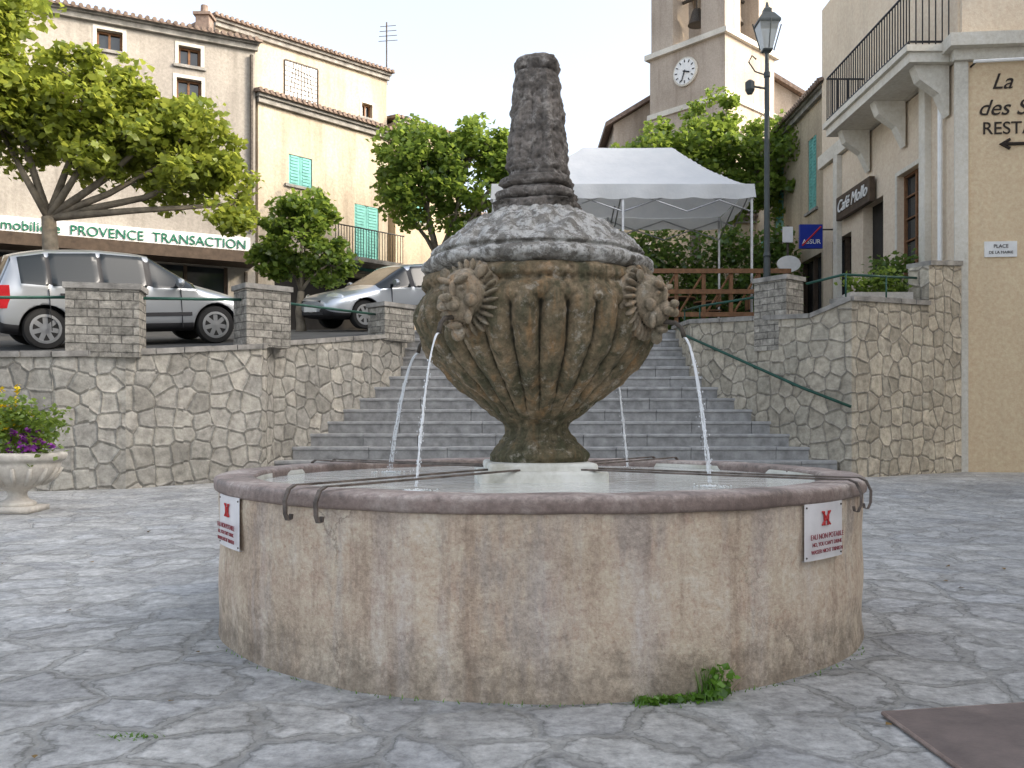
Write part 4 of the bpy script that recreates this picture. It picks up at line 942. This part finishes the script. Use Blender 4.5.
# ------------------------------------------------------------------ cars
M_TYRE = plain('tyre', (0.02,0.02,0.02), .85, var=.2); M_PLAST = plain('black_plastic', (0.03,0.03,0.033), .6)
M_RIMC = plain('alloy', (0.42,0.43,0.44), .35, .7, var=.1, bump=0)
M_TAIL = plain('tail_lamp', (0.35,0.015,0.02), .12, var=.2, bump=0, spec=.7)
t = NT('head_lamp'); M_HEAD = t.fin((0.55,0.58,0.6), .08, None, .5, .8)
def paint(name, c): return plain(name, c, .30, .6, var=.04, scale=2, bump=0, spec=.5, coat=.6)
def car(loc, heading, slope, st, pm, wb, glass):
    K = empty('parked_car', loc)
    n_ = Vector((0,-slope,1)).normalized(); f_ = Vector((heading[0],heading[1],heading[1]*slope)).normalized(); l_ = n_.cross(f_)
    M = Matrix((f_,l_,n_)).transposed().to_4x4(); M.translation = Vector(loc)
    def ring(s_):
        x,w_,zb,be,ro,rw_ = s_
        half = [(0,zb),(w_*.88,zb),(w_*.99,zb+.14),(w_*1.0,zb+(be-zb)*.55),(w_*.965,be),(rw_,ro-.06),(rw_*.86,ro-.005),(0,ro+.02)]
        L_ = [(x,y,z) for y,z in half]; R_ = [(x,-y,z) for y,z in half[1:-1]][::-1]
        return L_+R_
    rows = [ring(s_) for s_ in st]; n=14; mats=[M_PLAST,pm,M_CARGLASS]; V=[p for r in rows for p in r]; F=[]; MI=[]
    for i in range(len(rows)-1):
        for j in range(n):
            F.append([i*n+j,i*n+(j+1)%n,(i+1)*n+(j+1)%n,(i+1)*n+j])
            band = j if j < 7 else 13-j; g_ = glass.get(i,''); m = 1
            if band in (0,1): m = 0
            if band == 4 and 's' in g_: m = 2
            if band == 4 and 'p' in g_: m = 0
            if band in (5,6) and 'w' in g_: m = 2
            MI.append(m)
    F.append(list(range(n))[::-1]); MI.append(1); F.append([(len(rows)-1)*n+j for j in range(n)]); MI.append(1)
    me = bpy.data.meshes.new('body'); me.from_pydata(V,[],F)
    for m in mats: me.materials.append(m)
    me.polygons.foreach_set('material_index',MI); me.polygons.foreach_set('use_smooth',[True]*len(F)); me.update()
    bm = bmesh.new(); bm.from_mesh(me); bmesh.ops.recalc_face_normals(bm,faces=bm.faces)
    cl = bm.edges.layers.float.new('crease_edge'); cv = bm.verts.layers.float.new('crease_vert')
    for e in bm.edges:
        ms = {f.material_index for f in e.link_faces}
        if 2 in ms and len(ms) > 1: e[cl] = 1.0
    for v_ in bm.verts:
        ms = {f.material_index for f in v_.link_faces}
        if 2 in ms and len(ms) > 1: v_[cv] = 1.0
    bm.to_mesh(me); bm.free()
    body = bpy.data.objects.new('body', me); link(body, K); body.matrix_basis = M
    ss = body.modifiers.new('s','SUBSURF'); ss.levels = 3; ss.render_levels = 3
    cut = MB()
    for wx in (wb/2, -wb/2):
        for sy in (-1,1): cut.lathe([(.36,-.3),(.36,.3)],(0,0,0),M_PLAST,40,Matrix.Translation((wx,sy*.82,.31))@Matrix.Rotation(pi/2,4,'X'))
    co = cut.build('wheel_well_cut', K); co.matrix_basis = M
    bo = body.modifiers.new('b','BOOLEAN'); bo.object = co; bo.operation = 'DIFFERENCE'; bo.solver = 'EXACT'
    dg = bpy.context.evaluated_depsgraph_get(); nm = bpy.data.meshes.new_from_object(body.evaluated_get(dg))
    body.modifiers.clear(); body.data = nm; bpy.data.objects.remove(co)
    mb = MB()
    for wx in (wb/2, -wb/2):
        for sy in (-1,1):
            WM = Matrix.Translation((wx,sy*.70,.31))@Matrix.Rotation(-sy*pi/2 if sy>0 else pi/2,4,'X')
            mb.lathe([(.20,-.1),(.29,-.1),(.31,-.07),(.31,.07),(.29,.10),(.225,.105),(.215,.09)],(0,0,0),M_TYRE,36,WM)
            mb.lathe([(.215,.07),(.22,.102),(.18,.105),(.17,.06)],(0,0,0),M_RIMC,36,WM,False); mb.lathe([(.0001,.03),(.2,.03)],(0,0,0),M_PLAST,24,WM,False)
            for k in range(7): mb.box((-.034,.03,.05),(.034,.19,.092),M_RIMC,WM@Matrix.Rotation(2*pi*k/7,4,'Z'))
            mb.lathe([(.065,.04),(.065,.095),(.0001,.10)],(0,0,0),M_RIMC,16,WM)
    mb.v=[tuple(M@Vector(p)) for p in mb.v]; mb.build('wheels', K)
    return K, M
def sq(st, k=.78): return [((-1.2+(s_[0]+1.2)*k) if s_[0] < -1.2 else s_[0], *s_[1:]) for s_ in st]
hatch = sq([(2.02,.56,.34,.50,.57,.45),(1.99,.68,.25,.58,.66,.55),(1.80,.79,.20,.66,.75,.62),(1.45,.84,.20,.76,.86,.68),(1.06,.85,.20,.88,.96,.70),(.98,.85,.20,.90,.99,.72),(.30,.855,.20,.92,1.42,.62),(.20,.855,.2,.92,1.46,.62),(-.42,.86,.2,.93,1.50,.63),(-.48,.86,.2,.93,1.505,.63),(-1.14,.855,.2,.94,1.49,.625),(-1.20,.855,.2,.945,1.485,.62),(-1.66,.84,.2,.98,1.43,.59),(-1.76,.835,.21,.98,1.39,.58),(-1.98,.81,.24,.94,1.03,.66),(-2.02,.79,.26,.90,.97,.66),(-2.07,.72,.30,.82,.87,.6)])
gh = {5:'ws',6:'p',7:'s',8:'p',9:'s',10:'p',11:'s',13:'w'}
M_SILV = paint('silver_paint', (0.38,0.40,0.42)); M_SILV2 = paint('silver_blue_paint', (0.46,0.50,0.55))
def carparts(K, M, L2, LR, hood=.66, w=.86, beltz=.92, doors=(.72,-.46,-1.2)):
    mb = MB()
    for sy in (-1,1):
        mb.lathe([(.001,-.03),(.11,-.02),(.13,0),(.11,.02),(.001,.03)],(0,0,0),M_HEAD,20,Matrix.Translation((L2-.24,sy*.60,hood+.01))@Matrix.Rotation(sy*radians(35),4,'Z')@Matrix.Rotation(radians(66),4,'Y')@Matrix.Diagonal((.75,1.7,1,1)))
        mb.box((-LR-.01,sy*.76-.05,.62),(-LR+.17,sy*.76+.055,.96),M_TAIL)
        mb.box((-.85,sy*(w-.012)-.012,.47),(.88,sy*(w-.012)+.012,.53),M_PLAST)
        for hx in (-.32,-1.05): mb.box((hx,sy*(w-.008)-.015,.80),(hx+.17,sy*(w-.008)+.02,.835),M_PLAST)
        for dx in doors: mb.box((dx-.004,sy*(w-.02)-.02,.28),(dx+.004,sy*(w-.02)+.018,beltz-.02),M_PLAST)
        mb.lathe([(.001,-.05),(.07,-.045),(.09,0),(.07,.045),(.001,.05)],(0,0,0),M_SILV,16,Matrix.Translation((.68,sy*(w+.10),1.0))@Matrix.Rotation(pi/2,4,'Y')@Matrix.Diagonal((.85,1.15,1,1)))
        mb.box((.64,sy*(w-.06)-.05,.95),(.70,sy*(w-.0)+.05,.98),M_PLAST)
    mb.box((-LR-.06,-.26,.62),(-LR+.04,.26,.73),M_WHITE)
    mb.box((-LR-.07,-.66,.34),(-LR+.10,.66,.50),M_PLAST)
    mb.box((L2-.04,-.26,.36),(L2+.02,.26,.47),M_WHITE)
    mb.box((L2-.10,-.42,.54),(L2-.012,.42,.60),M_PLAST); mb.box((L2-.10,-.5,.29),(L2-.0,.5,.345),M_PLAST)
    mb.v=[tuple(M@Vector(p)) for p in mb.v]; o = mb.build('trim', K)
    bv = o.modifiers.new('b','BEVEL'); bv.width=.008; bv.segments=2
fw = Vector((cos(radians(37)), sin(radians(37))))
K, M = car((-6.44,14.6,h(14.6)-.0), fw, .15, hatch, M_SILV, 2.55, gh); carparts(K, M, 2.03, 1.88)
est = [(2.22,.58,.34,.50,.58,.45),(2.18,.70,.25,.58,.66,.55),(1.98,.82,.20,.66,.75,.62),(1.55,.87,.20,.74,.83,.70),(1.10,.88,.20,.84,.92,.73),(1.0,.88,.20,.86,.95,.75),(.22,.885,.20,.91,1.38,.65),(.10,.885,.2,.91,1.44,.64),(-.42,.89,.2,.92,1.48,.65),(-.48,.89,.2,.92,1.485,.65),(-1.24,.885,.2,.94,1.48,.65),(-1.30,.885,.2,.945,1.475,.64),(-1.90,.87,.2,.96,1.43,.61),(-1.98,.865,.21,.96,1.40,.605),(-2.18,.83,.24,.94,1.03,.66),(-2.22,.81,.26,.90,.97,.66),(-2.26,.74,.30,.82,.87,.6)]
phi = radians(50); hd = Vector((-sin(phi),-cos(phi))); perp = Vector((-cos(phi),sin(phi)))
corner = Vector((-3.75,18.2)); c2 = corner - hd*2.22 + perp*.88
K, M = car((c2.x,c2.y,h(c2.y)+.04), hd, .11, est, M_SILV2, 2.7, gh); carparts(K, M, 2.22, 2.22, w=.89)

# ------------------------------------------------------------------ planter urn with flowers
M_URN = plaster('urn_stone', (0.60,0.56,0.50), (0.3,0.27,0.22), .6)
UR = empty('flower_urn', (-5.62,10.0,0.04)); mb = MB(); z = gz(-5.62,10.0)
mb.box((-.24,-.24,0),(.24,.24,.07),M_URN,Matrix.Translation((-5.62,10.0,z)))
mb.lathe([(p,q+z) for p,q in catmull([(.19,.07),(.19,.11),(.12,.15),(.10,.21),(.14,.26),(.26,.31),(.38,.40),(.44,.50),(.45,.56),(.50,.60),(.51,.66),(.46,.68),(.42,.66),(.38,.6)],4)],(-5.62,10.0,0),M_URN,48)
for k in range(16):
    a=2*pi*k/16; mb.tube([(-5.62+cos(a)*r,10+sin(a)*r,z+q) for r,q in ((.27,.31),(.39,.40),(.452,.50))],[.02,.03,.02],M_URN,6)
mb.build('urn', UR, True)
C=[]
for k in range(34):
    a=rng.uniform(0,2*pi); r=.42*sqrt(rng.uniform(0,1)); c=np.array([-5.62+cos(a)*r,10+sin(a)*r,z+.78+rng.uniform(-.12,.50)*(1-r)]); C.append(c+rng.normal(size=(60,3))*.08)
leaves_mesh('foliage', np.concatenate(C), .06, M_LEAF2, UR)
def petals(nm, mat, pts):
    leaves_mesh(nm, np.concatenate([np.array(p)+rng.normal(size=(9,3))*.016 for p in pts]), .045, mat, UR)
M_YEL = leaf_mat('yellow_petal',(0.6,0.42,0.01),(0.75,0.58,0.02),(0.7,0.5,0.02),.2); M_PUR = leaf_mat('purple_petal',(0.12,0.02,0.18),(0.30,0.06,0.34),(0.3,0.05,0.3),.2)
petals('yellow_flowers', M_YEL, [(-5.80+rng.normal()*.17,9.85+rng.normal()*.15,z+1.15+rng.normal()*.13) for _ in range(60)])
petals('purple_flowers', M_PUR, [(-5.35+rng.normal()*.13,9.78+rng.normal()*.13,z+.80+rng.normal()*.07) for _ in range(45)])

PL = empty('window_box', (6.2,15.6,3.1)); mb = MB(); mb.box((5.9,15.35,2.9),(7.0,15.75,3.32),M_URN); mb.build('box', PL)
C=[np.array([rng.uniform(5.9,7.0),15.55,rng.uniform(3.35,3.65)])+rng.normal(size=(50,3))*.08 for _ in range(12)]; leaves_mesh('foliage', np.concatenate(C), .08, M_LEAF2, PL)
C=[np.array([rng.uniform(7.3,7.8),17.6+rng.uniform(-.4,.4),rng.uniform(3.6,4.3)])+rng.normal(size=(60,3))*.11 for _ in range(13)]
SH = empty('potted_shrub', (7.6,17.6,h(17.6))); leaves_mesh('foliage', np.concatenate(C), .09, M_LEAF3, SH); mb = MB(); mb.lathe([(.22,h(17.6)),(.32,h(17.6)+.6),(.34,h(17.6)+.65),(.28,h(17.6)+.65)],(7.6,17.6,0),M_TILE,20); mb.tube([(7.6,17.6,3.3),(7.6,17.6,4.2)],.03,M_BARK,6); mb.build('pot', SH)

# ------------------------------------------------------------------ weeds, cover plate
M_WEED = leaf_mat('weed', (0.05,0.10,0.015), (0.12,0.24,0.03), (0.2,0.4,0.05), .35)
WD = empty('weeds', (.7,3.35,0)); blades = MB(); rr = random.Random(5)
def blade(x,y,H_,lean):
    a = rr.uniform(0,2*pi); z=gz(x,y)-.003; w=.004; p=[]
    for k in range(4):
        f=k/3; px=x+cos(a)*lean*f*f; py=y+sin(a)*lean*f*f; ww=w*(1-f*.95); p.append([(px-sin(a)*ww,py+cos(a)*ww,z+H_*f),(px+sin(a)*ww,py-cos(a)*ww,z+H_*f)])
    blades.grid(p, M_WEED)
for k in range(200):
    th = radians(rr.uniform(10,22)); r = 1.75+abs(rr.gauss(.01,.03)); blade(FX+sin(th)*r, FY-cos(th)*r, rr.uniform(.012,.04), rr.uniform(.01,.04))
for k in range(110):
    th = radians(rr.gauss(21,1.0)); r = 1.76+abs(rr.gauss(0,.03)); blade(FX+sin(th)*r, FY-cos(th)*r, rr.uniform(.05,.14), rr.uniform(.02,.08))
for k in range(60): blade(-1.28+rr.gauss(0,.05), 2.98+rr.gauss(0,.015), rr.uniform(.008,.02), .02)
for k in range(160):
    th = radians(rr.uniform(-60,60)); r = 1.75+abs(rr.gauss(.0,.015)); blade(FX+sin(th)*r, FY-cos(th)*r, rr.uniform(.006,.02), rr.uniform(.01,.02))
blades.build('blades', WD)
C=[]
for k in range(60):
    th=radians(rng.normal(21,1.2)); r=1.78+abs(rng.normal()*.035); C.append((FX+sin(th)*r,FY-cos(th)*r,rng.uniform(.02,.13)))
for k in range(100):
    th=radians(rng.uniform(11,20)); r=1.77+abs(rng.normal()*.02); C.append((FX+sin(th)*r,FY-cos(th)*r,rng.uniform(.005,.025)))
leaves_mesh('leaflets', np.array(C), .03, M_WEED, WD)
def plate_mat():
    t = NT('rusty_plate'); a = t.noise(t.mapping(), 6, 7, .7); b = t.noise(t.mapping(), 60, 4)
    return t.fin(t.ramp(a.outputs[0], [(0.3,(0.10,0.08,0.075)),(0.7,(0.19,0.15,0.135))]), .6, t.bump(b.outputs[0],.5,.006), .1, .4)
MC = empty('metal_cover', (1.8,3.0,.01)); mb = MB(); pm_ = plate_mat()
mb.face([(1.37,2.35,.02),(2.4,2.35,.02),(2.4,3.37,.02),(1.34,3.18,.02)], pm_)
mb.build('plate', MC)
mb = MB()
for a_,b_ in (((1.37,2.35),(1.34,3.18)),((1.34,3.18),(2.4,3.37))): mb.tube([(a_[0],a_[1],.014),(b_[0],b_[1],.014)],.008,M_RIM,6)
mb.build('frame', MC)
M_DRY = leaf_mat('dry_leaf',(0.10,0.06,0.02),(0.22,0.14,0.05),(0.1,0.07,0.02),.1)
C=[(x,y,gz(x,y)+.01) for x,y in [(rng.uniform(-5,6),rng.uniform(2.6,11)) for _ in range(60)] if (x-FX)**2+(y-FY)**2>3.3]
LO = leaves_mesh('fallen_leaves', np.array(C), .035, M_DRY, None, 6)

# ------------------------------------------------------------------ light, sky, camera
el = radians(28); sx, sy = .975, -.22; q = sqrt(sx*sx+sy*sy); sx/=q; sy/=q
S = Vector((cos(el)*sx, cos(el)*sy, sin(el)))
L = bpy.data.lights.new('sun','SUN'); L.energy = 2.5; L.angle = radians(.5); L.color = (1,.84,.62)
lo = bpy.data.objects.new('sun', L); COL.objects.link(lo); lo.rotation_euler = S.to_track_quat('Z','Y').to_euler(); lo.location=(20,-5,25)
w_ = bpy.data.worlds.new('World'); scene.world = w_; w_.use_nodes = True; nt = w_.node_tree
bg = nt.nodes['Background']; sk = nt.nodes.new('ShaderNodeTexSky'); sk.sky_type='NISHITA'; sk.sun_disc=False
sk.sun_elevation = el; sk.sun_rotation = atan2(sx, sy); sk.air_density=1.0; sk.dust_density=5.0; sk.ozone_density=1.0
hs = nt.nodes.new('ShaderNodeHueSaturation'); hs.inputs['Saturation'].default_value = .5
nt.links.new(sk.outputs[0], hs.inputs['Color']); nt.links.new(hs.outputs[0], bg.inputs[0]); bg.inputs[1].default_value = .5
cam = bpy.data.cameras.new('camera'); cam.sensor_width = 36; cam.lens = 880/1024*36; cam.clip_end = 2000
cam.shift_y = 37/1024
co = bpy.data.objects.new('camera', cam); COL.objects.link(co); co.location=(0,0,1.07); co.rotation_euler=(radians(90),0,0)
scene.camera = co
scene.view_settings.view_transform='Standard'; scene.view_settings.look='None'; scene.view_settings.exposure=0
